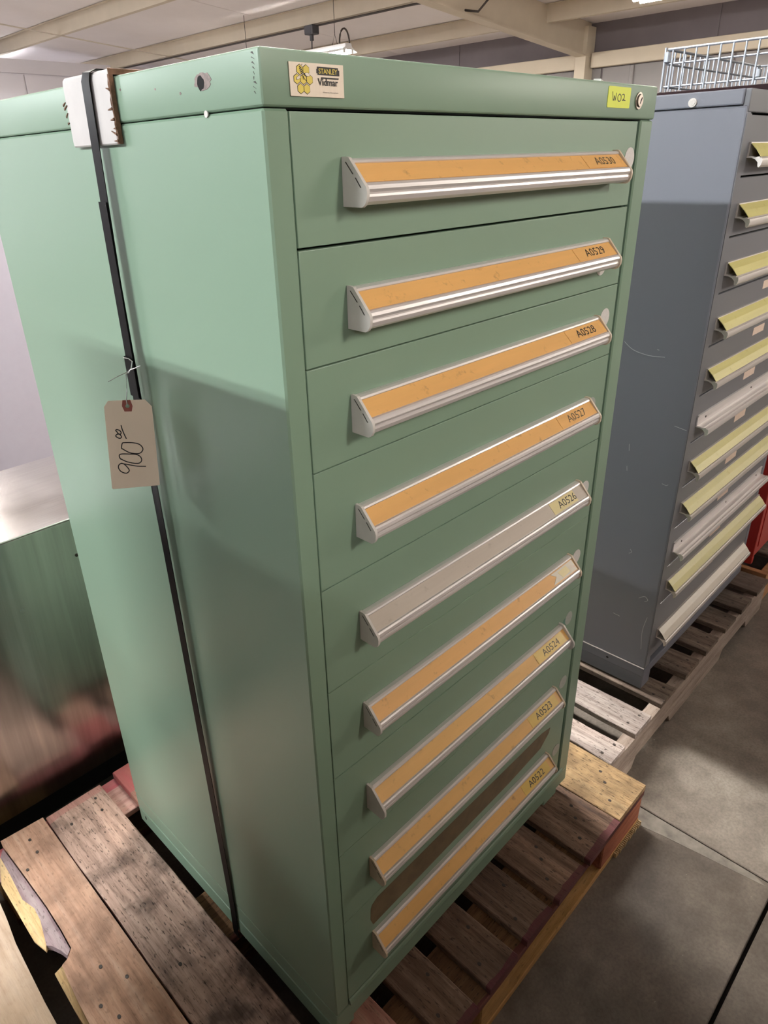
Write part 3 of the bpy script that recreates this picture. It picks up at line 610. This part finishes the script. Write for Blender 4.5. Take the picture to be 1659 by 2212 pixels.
text('lettering', 'Vidmar', 'ink', pl_, (U(0.0452, 0)[0], yp, U(0, 0.0140)[1]), (1, 0, 0), (0, 0, 1), 0.0250, 0.0058, 0.0003, 0.022)
obj('word_bar', B().prism([U(0.0372, 0.0102), U(0.0590, 0.0102), U(0.0587, 0.0114), U(0.0372, 0.0114)], lambda p, q, t: (p, t, q), yp - 0.0002, yp), 'ink', pl_, smooth=0)
text('lettering', 'Allentown, Pennsylvania', 'ink', pl_, (U(0.0480, 0)[0], yp, U(0, 0.0222)[1]), (1, 0, 0), (0, 0, 1), 0.0195, 0.0014, 0.0003)
# fluorescent sticker and key lock
def rrect(x0, x1, z0, z1, r, n=5):
    P = []
    for cx, cz, a0 in ((x1 - r, z1 - r, 0), (x0 + r, z1 - r, 90), (x0 + r, z0 + r, 180), (x1 - r, z0 + r, 270)):
        P += [(cx + r * math.cos(math.radians(a0 + 90 * j / n)), cz + r * math.sin(math.radians(a0 + 90 * j / n))) for j in range(n + 1)]
    return P
sk = obj('lot_sticker', B().prism(rrect(0.6068, 0.6738, 1.3824, 1.4086, 0.0022), lambda p, q, t: (p, t, q), -0.0018, 0.0), 'neon', gc, smooth=0)
mm = lambda pts: [(a / 1000, b / 1000) for a, b in pts]
strokes('handwriting', [mm([(618.6, 1402.1), (622.7, 1391.0), (625.7, 1397.3), (628.1, 1391.2), (630.5, 1400.8)]), mm([(639.9, 1399.8), (635.7, 1396.9), (636.0, 1392.8), (640.0, 1390.5), (644.5, 1392.3), (644.9, 1397.2), (639.9, 1399.8)]), mm([(647.8, 1398.7), (651.8, 1399.8), (654.8, 1398.2), (654.1, 1394.7), (649.8, 1391.8), (653.8, 1392.6), (659.1, 1392.0)])], lambda u, v, h: (u, -0.0018 - h, v), 0.00055, 'ink', sk)
lk = obj('lock', B().disc((0.7018, -0.0008, 1.3930), (0, -1, 0), 0.0112, 0.0022, 28).disc((0.7018, -0.0028, 1.3930), (0, -1, 0), 0.0078, 0.0022, 24), 'brass', gc)
obj('lock_ring', B().disc((0.7018, -0.0026, 1.3930), (0, -1, 0), 0.0088, 0.0006, 24), 'nail', lk)
obj('keyhole', B().prism([(0.7003, 1.3895), (0.7013, 1.3888), (0.7036, 1.3930), (0.7060, 1.3965), (0.7048, 1.3975), (0.7018, 1.3940)], lambda p, q, t: (p, t, q), -0.0054, -0.005), 'void', lk, smooth=0)

# ------------------------------------------------------------------ strap, corner boards, price tag
stp = thing('strapping_band', (-0.01, 0.30, PT), 'black steel strapping band wrapped down the left side of the green cabinet', 'strap')
def ribbon(pts, wd, th, along=(0, 1, 0)):
    """flat band through (x, y, z) points"""
    b = B(); rings = []; P = [Vector(p) for p in pts]; al = Vector(along)
    for i, p in enumerate(P):
        d = (P[min(i + 1, len(P) - 1)] - P[max(i - 1, 0)]).normalized(); nn = d.cross(al).normalized(); s = nn.cross(d).normalized()
        rings.append([p + s * wd / 2 + nn * th / 2, p - s * wd / 2 + nn * th / 2, p - s * wd / 2 - nn * th / 2, p + s * wd / 2 - nn * th / 2])
    b.loft(rings); return b
path = [(0.76, 0.292, T + 0.0012), (0.4, 0.293, T + 0.0012), (0.06, 0.294, T + 0.0085), (0.0, 0.295, T + 0.0092), (-0.0078, 0.2955, T + 0.0062), (-0.0100, 0.2965, T - 0.002), (-0.0100, 0.2995, 1.350), (-0.0118, 0.302, 1.20), (-0.0112, 0.303, 1.00), (-0.0098, 0.302, 0.80), (-0.0085, 0.300, 0.50), (-0.006, 0.3005, 0.2), (-0.0040, 0.302, 0.0), (-0.0042, 0.3035, -0.05), (-0.0045, 0.3045, -0.088), (-0.004, 0.305, -0.1055)]
obj('band', ribbon(path, 0.0185, 0.0009), 'strap', stp)
obj('band_overlap', ribbon([(-0.0128, 0.3018, 1.29), (-0.0131, 0.3035, 1.10), (-0.0128, 0.3038, 1.04)], 0.0185, 0.0007), 'strap', stp)
obj('crimp_seal', ribbon([(-0.0142, 0.3035, 1.105), (-0.0142, 0.3038, 1.052)], 0.0215, 0.0016), 'strap', stp)

cb = thing('corner_board', (0, 0.31, T), 'white laminated cardboard edge guard with torn brown edges under the strap', 'edge guard')
def guard_ring(y): # L folded over the top left edge
    return [(0.045, y, T + 0.0012), (0.0, y, T + 0.0012), (-0.0016, y, T - 0.001), (-0.0016, y, 1.3500), (-0.0048, y, 1.3485), (-0.0064, y, 1.3500), (-0.0068, y, 1.354), (-0.0068, y, T - 0.001), (-0.0060, y, T + 0.0034), (-0.0035, y, T + 0.0060), (0.0, y, T + 0.0070), (0.045, y, T + 0.0062)]
obj('board', B().loft([guard_ring(y) for y in (0.2508, 0.27, 0.32, 0.3605)]), 'white_card', cb)
eb = B()
rg = random.Random(5)
# torn kraft edges: a ragged brown lip along the near edge, tufts along both edges
lipr = []
eb.loft([[(-0.0071 + rg.uniform(-0.0005, 0.0003), 0.2512 + rg.uniform(-0.0002, 0.0014), z), (-0.0014, 0.2512, z), (-0.0014, 0.2496 + rg.uniform(-0.0008, 0.0005), z), (-0.0064, 0.2498 + rg.uniform(-0.0010, 0.0005), z)] for z in [1.349 + 0.0047 * j for j in range(15)]])
eb.loft([[(x, 0.2512, T + 0.0071), (x, 0.2494 + rg.uniform(-0.0005, 0.0005), T + 0.0064), (x, 0.2496, T + 0.001), (x, 0.2512, T + 0.001)] for x in (-0.006, 0.0, 0.012, 0.025, 0.045)])
obj('torn_edge', eb, 'brown_card', cb, smooth=0)
tf = B()
for (yy, zz, ln) in [(0.254, 1.4005, 0.0065), (0.2545, 1.383, 0.009), (0.2535, 1.373, 0.0075), (0.2515, 1.364, 0.006), (0.2535, 1.358, 0.010), (0.252, 1.352, 0.008), (0.3645, 1.393, 0.007), (0.3630, 1.389, 0.008), (0.3615, 1.381, 0.005), (0.3605, 1.374, 0.004)]:
    sg = 1 if yy < 0.3 else -1; tw = rg.uniform(-0.001, 0.004)
    tf.loft([[(-0.0070 - 0.0007 * h, yy - sg * 0.003 + sg * ln * k, zz + d * (1 - k * 0.75) + tw * k) for h, d in ((0, -0.0016), (1.5, -0.0008), (1.5, 0.0012), (0, 0.0016))] for k in (0.0, 0.5, 1.0)])
tag(obj('torn_tufts', tf, 'brown_card', cb, smooth=0), kind='stuff')
scp = obj('cardboard_scrap', B().loft([[(0.700 + 0.035 * k, 0.060 + 0.0016 * k, T + 0.0008), (0.700 + 0.035 * k, 0.072, T + 0.0008), (0.700 + 0.035 * k, 0.074, T + 0.0112 * (1 - k) + 0.0022), (0.700 + 0.035 * k, 0.062, T + 0.0108 * (1 - k) + 0.002)] for k in (0, 0.5, 1)]), 'white_card', org=(0.715, 0.066, T), smooth=0)
tag(scp, 'small curled white cardboard scrap on top of the green cabinet above the yellow sticker', 'cardboard')

tg = thing('price_tag', (-0.045, 0.285, 1.03), 'manila price tag marked 900 hanging by a wire from the black strap', 'price tag')
P0 = Vector((-0.045, 0.285, 1.03)); ex = Vector((0.888, -0.46, 0)).normalized(); nt_ = Vector((-0.46, -0.888, 0)).normalized()
ft = lambda u, v, h: P0 + ex * u + Vector((0, 0, v)) + nt_ * h
outl = mm([(-14.4, 29.4), (-20.5, 22.1), (-30.7, -90.3), (-30.2, -91.4), (-29.2, -92.0), (29.2, -96.2), (30.5, -95.8), (30.8, -94.4), (37.6, 15.5), (30.5, 25.6)])
obj('card', B().prism(outl, ft, -0.0003, 0.0002), 'manila', tg, smooth=0)
pt = obj('patch', B().prism(mm([(3.1, 28.2), (12.6, 27.4), (14.1, 19.1), (11.9, 12.1), (3.2, 13.0), (1.2, 20.7)]), ft, 0.0002, 0.0006), 'patch', tg, smooth=0)
obj('eyelet_hole', B().prism([(0.0079 + 0.0025 * math.cos(2 * math.pi * j / 18), 0.0199 + 0.0025 * math.sin(2 * math.pi * j / 18)) for j in range(18)], ft, 0.0006, 0.0008), 'green', pt, smooth=0)
strokes('handwriting', [mm(s) for s in (
 [(-13.4, -56.8), (-16.5, -58.8), (-17.6, -62.8), (-15.4, -68.3), (-9.6, -71.8), (-5.7, -69.9), (-5.1, -66.8), (-7.8, -61.2), (-10.8, -57.7), (-13.4, -56.8), (-4.0, -60.3), (6.3, -64.0), (17.1, -66.0)],
 [(-12.0, -51.4), (-13.1, -50.2), (-13.8, -46.0), (-11.1, -43.9), (-1.5, -45.3), (7.3, -47.2), (12.1, -51.0), (13.1, -56.3), (9.8, -59.9), (3.4, -59.4), (-5.1, -56.0), (-10.8, -52.1), (-11.8, -50.4)],
 [(-8.1, -36.8), (-9.2, -35.6), (-7.3, -29.8), (-4.9, -28.7), (4.7, -30.1), (13.2, -33.4), (16.9, -38.5), (16.7, -42.5), (13.0, -46.0), (7.5, -46.2), (-0.3, -43.5), (-5.8, -39.1), (-8.5, -36.7)],
 [(-9.7, -15.6), (-11.0, -12.5), (-12.0, -10.9), (-10.5, -9.6), (-7.3, -11.5), (-5.9, -14.2), (-7.2, -16.5), (-9.7, -15.6), (-11.6, -16.3), (-13.3, -18.1), (-11.9, -20.2), (-9.1, -22.1), (-6.7, -21.0), (-7.1, -18.0), (-9.0, -16.2), (-10.8, -16.4)],
 [(-4.3, -4.6), (-3.9, -10.0), (-2.5, -17.6), (-0.9, -23.8)])], ft, 0.00065, 'ink', tg, 0.0003)
wp = [ft(0.0079, 0.0199, 0.001), ft(0.0080, 0.0284, 0.0015), ft(0.0104, 0.0385, 0.001), (-0.0290, 0.288, 1.088), (-0.0215, 0.286, 1.095), (-0.0165, 0.2905, 1.102), (-0.0160, 0.300, 1.104), (-0.016, 0.314, 1.103)]
obj('tie_wire', B().tube(wp, 0.0007, 5).tube([ft(-0.0094, 0.0544, 0.002), ft(0.0028, 0.0603, 0.004), ft(0.0137, 0.0636, 0.002), ft(0.0164, 0.062, 0)], 0.0005, 5).tube([ft(0.0164, 0.062, 0), ft(0.0193, 0.0662, 0.001), ft(0.0249, 0.0688, 0.006), ft(0.0320, 0.0726, 0.012)], 0.0006, 5), 'wire', tg)

# ------------------------------------------------------------------ blue-grey cabinet to the right
GX, GY, GW, GD = 1.236, 0.0265, 0.774, 0.70
g5 = thing('drawer_cabinet', (GX + 0.38, GY + 0.35, PT), 'tall blue-grey steel cabinet with eleven shallow drawers on the grey pallet', 'cabinet')
b = B(); b.box(GX, GX + 0.030, GY, GY + GD, -0.0105, 1.4025, 0.004, 2)
b.box(GX + GW - 0.03, GX + GW, GY, GY + GD, -0.0105, 1.4025, 0.003, 1); b.box(GX + 0.029, GX + GW - 0.029, GY + GD - 0.01, GY + GD, -0.0105, 1.4025)
obj('body', b, 'grey', g5)
obj('front_post', B().box(GX + 0.0035, GX + 0.0295, GY - 0.0012, GY + 0.003, -0.0100, 1.388), 'grey_front', g5)
obj('interior', B().box(GX + 0.029, GX + GW - 0.029, GY + 0.028, GY + GD - 0.011, -0.0105, 1.4), 'void', g5)
cp2 = obj('top_cap', B().box(GX - 0.001, GX + GW + 0.001, GY + 0.010, GY + GD, 1.4037, 1.4325, 0.003, 2), 'grey', g5)
obj('cap_front', B().box(GX + 0.004, GX + GW, GY - 0.0015, GY + 0.011, 1.3905, 1.4322, 0.002, 2), 'grey_front', cp2)
obj('button_plug', B().disc((GX - 0.001, 0.1365, 1.4137), (-1, 0, 0), 0.0085, 0.003, 20).disc((GX - 0.0035, 0.1365, 1.4137), (-1, 0, 0), 0.0055, 0.0015, 16), 'cap', cp2)
sc_ = strokes('scratch', [[(0.215, 0.905), (0.19, 0.888), (0.15, 0.880), (0.11, 0.882)], [(0.131, 0.898), (0.126, 0.8965)], [(0.165, 0.646), (0.163, 0.628)], [(0.163, 0.585), (0.161, 0.572)], [(0.05, 0.565), (0.055, 0.561), (0.066, 0.563)], [(0.12, 0.35), (0.115, 0.342), (0.122, 0.336)], [(0.075, 0.21), (0.06, 0.222), (0.05, 0.214), (0.058, 0.206)], [(0.045, 0.05), (0.05, 0.11), (0.043, 0.16)], [(0.14, 0.13), (0.12, 0.128)], [(0.06, 0.72), (0.03, 0.715)]], lambda u, v, h: (GX - h, GY + u - 0.0265, v), 0.0006, plain('pale_scratch', (0.42, 0.43, 0.46), 0.5), g5)
sc_['kind'] = 'stuff'
bs2 = obj('base_rail', B().box(GX - 0.002, GX + GW + 0.002, GY - 0.002, GY + GD, -0.042, -0.0118, 0.0035, 2), 'grey', g5)
obj('edge_strip', B().box(GX - 0.0026, GX + 0.001, GY, GY + GD, -0.0122, -0.0106), 'alu', bs2)
obj('bolt_hole', B().disc((GX - 0.0022, 0.1365, -0.0266), (-1, 0, 0), 0.003, 0.0006, 10, 1.3), 'void', bs2)
obj('runner', B().box(GX + 0.002, GX + 0.055, GY + 0.0005, GY + GD, PT + 0.0021, -0.0422, 0.002, 1), 'grey', g5)
obj('runner', B().box(GX + GW - 0.055, GX + GW - 0.03, GY + 0.03, GY + GD, PT + 0.0021, -0.0422, 0.002, 1), 'grey_front', g5)
SEP = [1.3870, 1.2708, 1.1510, 1.0313, 0.9116, 0.7922, 0.6725, 0.5520, 0.4340, 0.3173, 0.1972, 0.0120]
HG = [1.3369, 1.2199, 1.1000, 0.9788, 0.8594, 0.7430, 0.6220, 0.5058, 0.3875, 0.2683, 0.1062]
kind_g = ['yellow', 'yellow', 'yellow', 'yellow', 'yellow', 'bare', 'yellow', 'yellow', 'bare', 'yellow', 'cream']
xr_g = [2.0, 2.0, 2.0, 2.0, 2.0, 1.985, 1.99, 2.0, 1.960, 2.008, 1.955]
RP = [(0, 0.0125), (0.004, 0.0125), (0.0105, 0.0122), (0.0180, 0.0092), (0.0235, 0.0035), (0.0245, -0.0040), (0.0268, -0.0060), (0.0305, -0.0020), (0.0322, 0.0050), (0.0312, 0.0110), (0.0280, 0.0128), (0.0262, 0.0108), (0.0262, 0.0140), (0.0240, 0.0150), (0.0175, 0.0132), (0.0110, 0.0152), (0.0035, 0.0155), (0.0030, 0.0380), (0.0048, 0.0392), (0.0046, 0.0420), (0.0, 0.0420)]
for i in range(11):
    dr = obj('drawer', B().box(GX + 0.0300, GX + GW - 0.0300, GY, GY + 0.022, SEP[i + 1] + 0.0030, SEP[i] - 0.0006, 0.001, 1), 'grey_front', g5)
    z0 = HG[i] - 0.042; x0 = 1.2795 + (0.002 if i % 3 == 0 else 0); x1 = xr_g[i]
    fx = lambda p, q, t: (t, GY - p - 0.0003, z0 + q)
    obj('handle', B().prism(RP, fx, x0, x1), 'alu_dull' if kind_g[i] != 'bare' else 'alu', dr, smooth=25)
    if kind_g[i] != 'bare':
        cur = 0.0 if i != 1 else 0.004
        q0, q1 = (0.0040, 0.0405), (0.0275, 0.0148)
        prof = [q0, ((q0[0] + q1[0]) / 2 + 0.0012, (q0[1] + q1[1]) / 2 + 0.001), q1, (q1[0] - 0.0008, q1[1] - 0.0006), ((q0[0] + q1[0]) / 2 + 0.0004, (q0[1] + q1[1]) / 2), (q0[0] - 0.0006, q0[1] - 0.001)]
        obj('label_strip', B().prism(prof, fx, x0 + 0.002, x1 - 0.003), 'cream_card' if kind_g[i] == 'cream' else 'yellow_card', dr, org=(x0 + 0.21 * i, 0, z0), smooth=0)
    else:
        for xx in (x0 + 0.05, x0 + 0.37, x1 - 0.05):
            obj('screw', B().disc((xx, GY - 0.0033, z0 + 0.027), (0, -1, 0), 0.0028, 0.0012, 8), 'nail', dr, smooth=0)
    if i >= 3:
        zt = [0, 0, 0, 1.0225, 0.9040, 0.7850, 0.6640, 0.5380, 0.4220, 0.3020, 0.1800][i]
        obj('small_sticker', B().box(1.575, 1.658, GY - 0.0004, GY + 0.0004, zt - 0.020, zt), 'pink_tag', dr, smooth=0)

# ------------------------------------------------------------------ red cabinet beyond, wire basket on it
RX, RY = 2.166, 0.032
rc = thing('red_cabinet', (RX + 0.5, RY + 0.35, PT), 'red steel cabinet at the right edge behind the blue-grey cabinet', 'cabinet')
obj('body', B().box(RX, RX + 1.0, RY, RY + 0.72, -0.055, 1.47, 0.004, 2), 'red', rc)
obj('top_slab', B().box(RX - 0.002, RX + 1.002, RY - 0.004, RY + 0.722, 1.4705, 1.5, 0.003, 2), plain('maroon_black', (0.012, 0.006, 0.007), 0.9, spec=0.1), rc)  # near-black slab forming the top of the red cabinet
obj('base', B().box(RX + 0.004, RX + 0.996, RY + 0.03, RY + 0.70, PT + 0.0021, -0.0552), 'darkgrey', rc)
obj('foot', B().box(RX, RX + 0.022, RY + 0.001, RY + 0.029, PT + 0.0055, -0.0552), 'red', rc)
for i in range(6):
    obj('drawer', B().box(RX + 0.03, RX + 0.97, RY - 0.003, RY + 0.001, -0.02 + i * 0.24, 0.212 + i * 0.24, 0.001, 1), 'red', rc)
s_ = 1.548
bx0, bx1, by1, by0, bz0, bz1 = 2.20, 3.07, 0.638, 0.05, 1.5015, 1.624
bk_ = thing('wire_basket', ((bx0 + bx1) / 2, (by0 + by1) / 2, bz0), 'shallow zinc wire basket on top of the red cabinet', 'basket')
wires = []
for zz in (bz1, bz1 - 0.041, bz0 + 0.016):
    r = 0.0042 if zz == bz1 else 0.0032
    for a, c in (((bx0, by0), (bx0, by1)), ((bx0, by1), (bx1, by1)), ((bx1, by1), (bx1, by0)), ((bx1, by0), (bx0, by0))):
        obj('rim_wire' if zz == bz1 else 'side_wire', B().tube([(*a, zz), (*c, zz)], r, 6), 'zinc_wire', bk_)
def verts_wire(p): obj('upright_wire', B().tube([(*p, bz0 + 0.003), (*p, bz1 - 0.003)], 0.0032, 6), 'zinc_wire', bk_)
yy = by1 - 0.018
while yy > by0: verts_wire((bx0 - 0.0045, yy)); verts_wire((bx1 + 0.0045, yy)); yy -= 0.0378
xx = bx0 + 0.025
while xx < bx1: verts_wire((xx, by1 + 0.0045)); verts_wire((xx, by0 - 0.0045)); xx += 0.042
for p in ((bx0, by0), (bx0, by1), (bx1, by0), (bx1, by1)):
    obj('corner_clip', B().box(p[0] - 0.011, p[0] + 0.011, p[1] - 0.008, p[1] + 0.008, bz1 - 0.038, bz1 - 0.006, 0.003, 1), 'zinc_wire', bk_)
    obj('corner_post', B().tube([(p[0] - 0.006, p[1] + 0.006, bz0 + 0.002), (p[0] - 0.006, p[1] + 0.006, bz1 + 0.006)], 0.0038, 6), 'zinc_wire', bk_)
for j in range(1, 8):
    xx = bx0 + (bx1 - bx0) * j / 8
    obj('floor_wire', B().tube([(xx, by0, bz0 + 0.004), (xx, by1, bz0 + 0.004)], 0.003, 6), 'zinc_wire', bk_)

# ------------------------------------------------------------------ stainless unit and pale locker behind, left-hand neighbour cabinet
ss = thing('stainless_cabinet', (-0.15, 1.15, FZ), 'low brushed stainless steel cabinet behind the pallet at the left edge', 'cabinet')
SX0, SX1, SY0, SY1, SZ0, SZ1 = -0.75, 0.62, 0.95, 1.365, -0.111, 0.605
obj('front_panel', B().box(SX0, SX1, SY0, SY0 + 0.012, SZ0, SZ1 - 0.003, 0.0015, 1), 'steel', ss)
obj('top', B().box(SX0 - 0.002, SX1 + 0.002, SY0 - 0.002, SY1, SZ1 - 0.002, SZ1 + 0.002, 0.0015, 1), 'steel_top', ss)
b = B(); b.box(SX0, SX0 + 0.01, SY0 + 0.0125, SY1 - 0.001, SZ0, SZ1 - 0.003); b.box(SX1 - 0.01, SX1, SY0 + 0.0125, SY1 - 0.001, SZ0, SZ1 - 0.003); b.box(SX0 + 0.011, SX1 - 0.011, SY1 - 0.012, SY1 - 0.001, SZ0, SZ1 - 0.003)
obj('side_panels', b, 'steel', ss)
obj('plinth', B().box(SX0 + 0.03, SX1 - 0.03, SY0 + 0.06, SY1 - 0.02, FZ, SZ0), 'void', ss)  # set-back plinth, near-black for the toe-kick shadow
obj('rivet', B().disc((0.085, SY0 - 0.0003, 0.51), (0, -1, 0), 0.004, 0.001, 10), 'nail', ss)
lo = thing('steel_locker', (1.0, 3.35, FZ), 'plain pale lilac-grey steel locker standing some way behind the stainless cabinet', 'locker')
obj('body', B().box(-0.2, 2.3, 3.05, 3.65, FZ + 0.03, 1.28, 0.004, 2), 'lilac', lo)
obj('plinth', B().box(-0.18, 2.28, 3.08, 3.64, FZ, FZ + 0.03), 'darkgrey', lo)
lc = thing('drawer_cabinet', (-0.95, 0.25, PT), 'blue-grey drawer cabinet on the tan pallet at the left, beside the green cabinet', 'cabinet')
LX0, LX1, LY0, LY1 = -1.33, -0.567, -0.10, 0.60
obj('body', B().box(LX0, LX1, LY0 + 0.022, LY1, -0.045, 1.4138, 0.003, 1), 'grey', lc)
obj('base_rail', B().box(LX0 + 0.02, LX1 - 0.02, LY0 + 0.03, LY1 - 0.01, PT - 0.0005, -0.0452), 'grey', lc)
for i in range(8):
    d = obj('drawer', B().box(LX0 + 0.03, LX1 - 0.03, LY0, LY0 + 0.0215, 0.01 + i * 0.17, 0.175 + i * 0.17, 0.001, 1), 'grey_front', lc)
    z0 = 0.12 + i * 0.17; fx = lambda p, q, t: (t, LY0 - p - 0.0003, z0 + q)
    obj('handle', B().prism(HP, fx, LX0 + 0.09, LX1 - 0.12), 'alu_dull', d, smooth=25)

# unseen crates added behind the viewer to shade the floor and lower drawer fronts
for j, (x0, x1, zt, lab) in enumerate([(-2.3, -0.75, 1.75, 'leftmost of the unseen tall crates added for shade across the aisle'), (-0.6, 1.0, 1.75, 'middle one of the unseen tall crates added for shade across the aisle'), (1.15, 2.9, 1.70, 'rightmost of the unseen tall crates added for shade across the aisle')]):
    cr = thing('shade_crate', ((x0 + x1) / 2, -2.2, FZ), lab, 'crate', 'shading crates added across the aisle')
    for k_ in range(11):
        za = FZ + 0.1 + k_ * (zt - FZ - 0.1) / 11; zb_ = za + (zt - FZ - 0.1) / 11 - 0.006
        board('side_board', cr, x0, x1, -1.72, -1.70, za, zb_, 'pallet_brown', 'X', 0.001, 3)
        board('side_board', cr, x0, x1, -2.60, -2.58, za, zb_, 'pallet_brown', 'X', 0.001, 3)
    obj('liner', B().box(x0 + 0.01, x1 - 0.01, -2.579, -1.721, FZ + 0.1, zt - 0.01), 'brown_card', cr)
    for xx in (x0, (x0 + x1) / 2 - 0.05, x1 - 0.1): obj('skid', B().box(xx, xx + 0.1, -2.6, -1.7, FZ, FZ + 0.0985, 0.003, 1), 'pallet_brown', cr, org=(xx, -2.6, FZ), smooth=0)

# unseen lower crate added on the tan pallet, blocking light as the viewer would
cr = thing('shade_crate', (-0.95, -0.40, PT), 'unseen lower crate added for shade on the front of the tan pallet at the left', 'crate')
for k_ in range(9):
    za = PT + k_ * 0.148; board('side_board', cr, -1.30, -0.60, -0.66, -0.64, za, za + 0.142, 'pallet_brown', 'X', 0.001, 3)
    board('side_board', cr, -0.62, -0.60, -0.638, -0.16, za, za + 0.142, 'pallet_brown', 'Y', 0.001, 3)
obj('liner', B().box(-1.29, -0.622, -0.637, -0.17, PT, PT + 1.325), 'brown_card', cr)
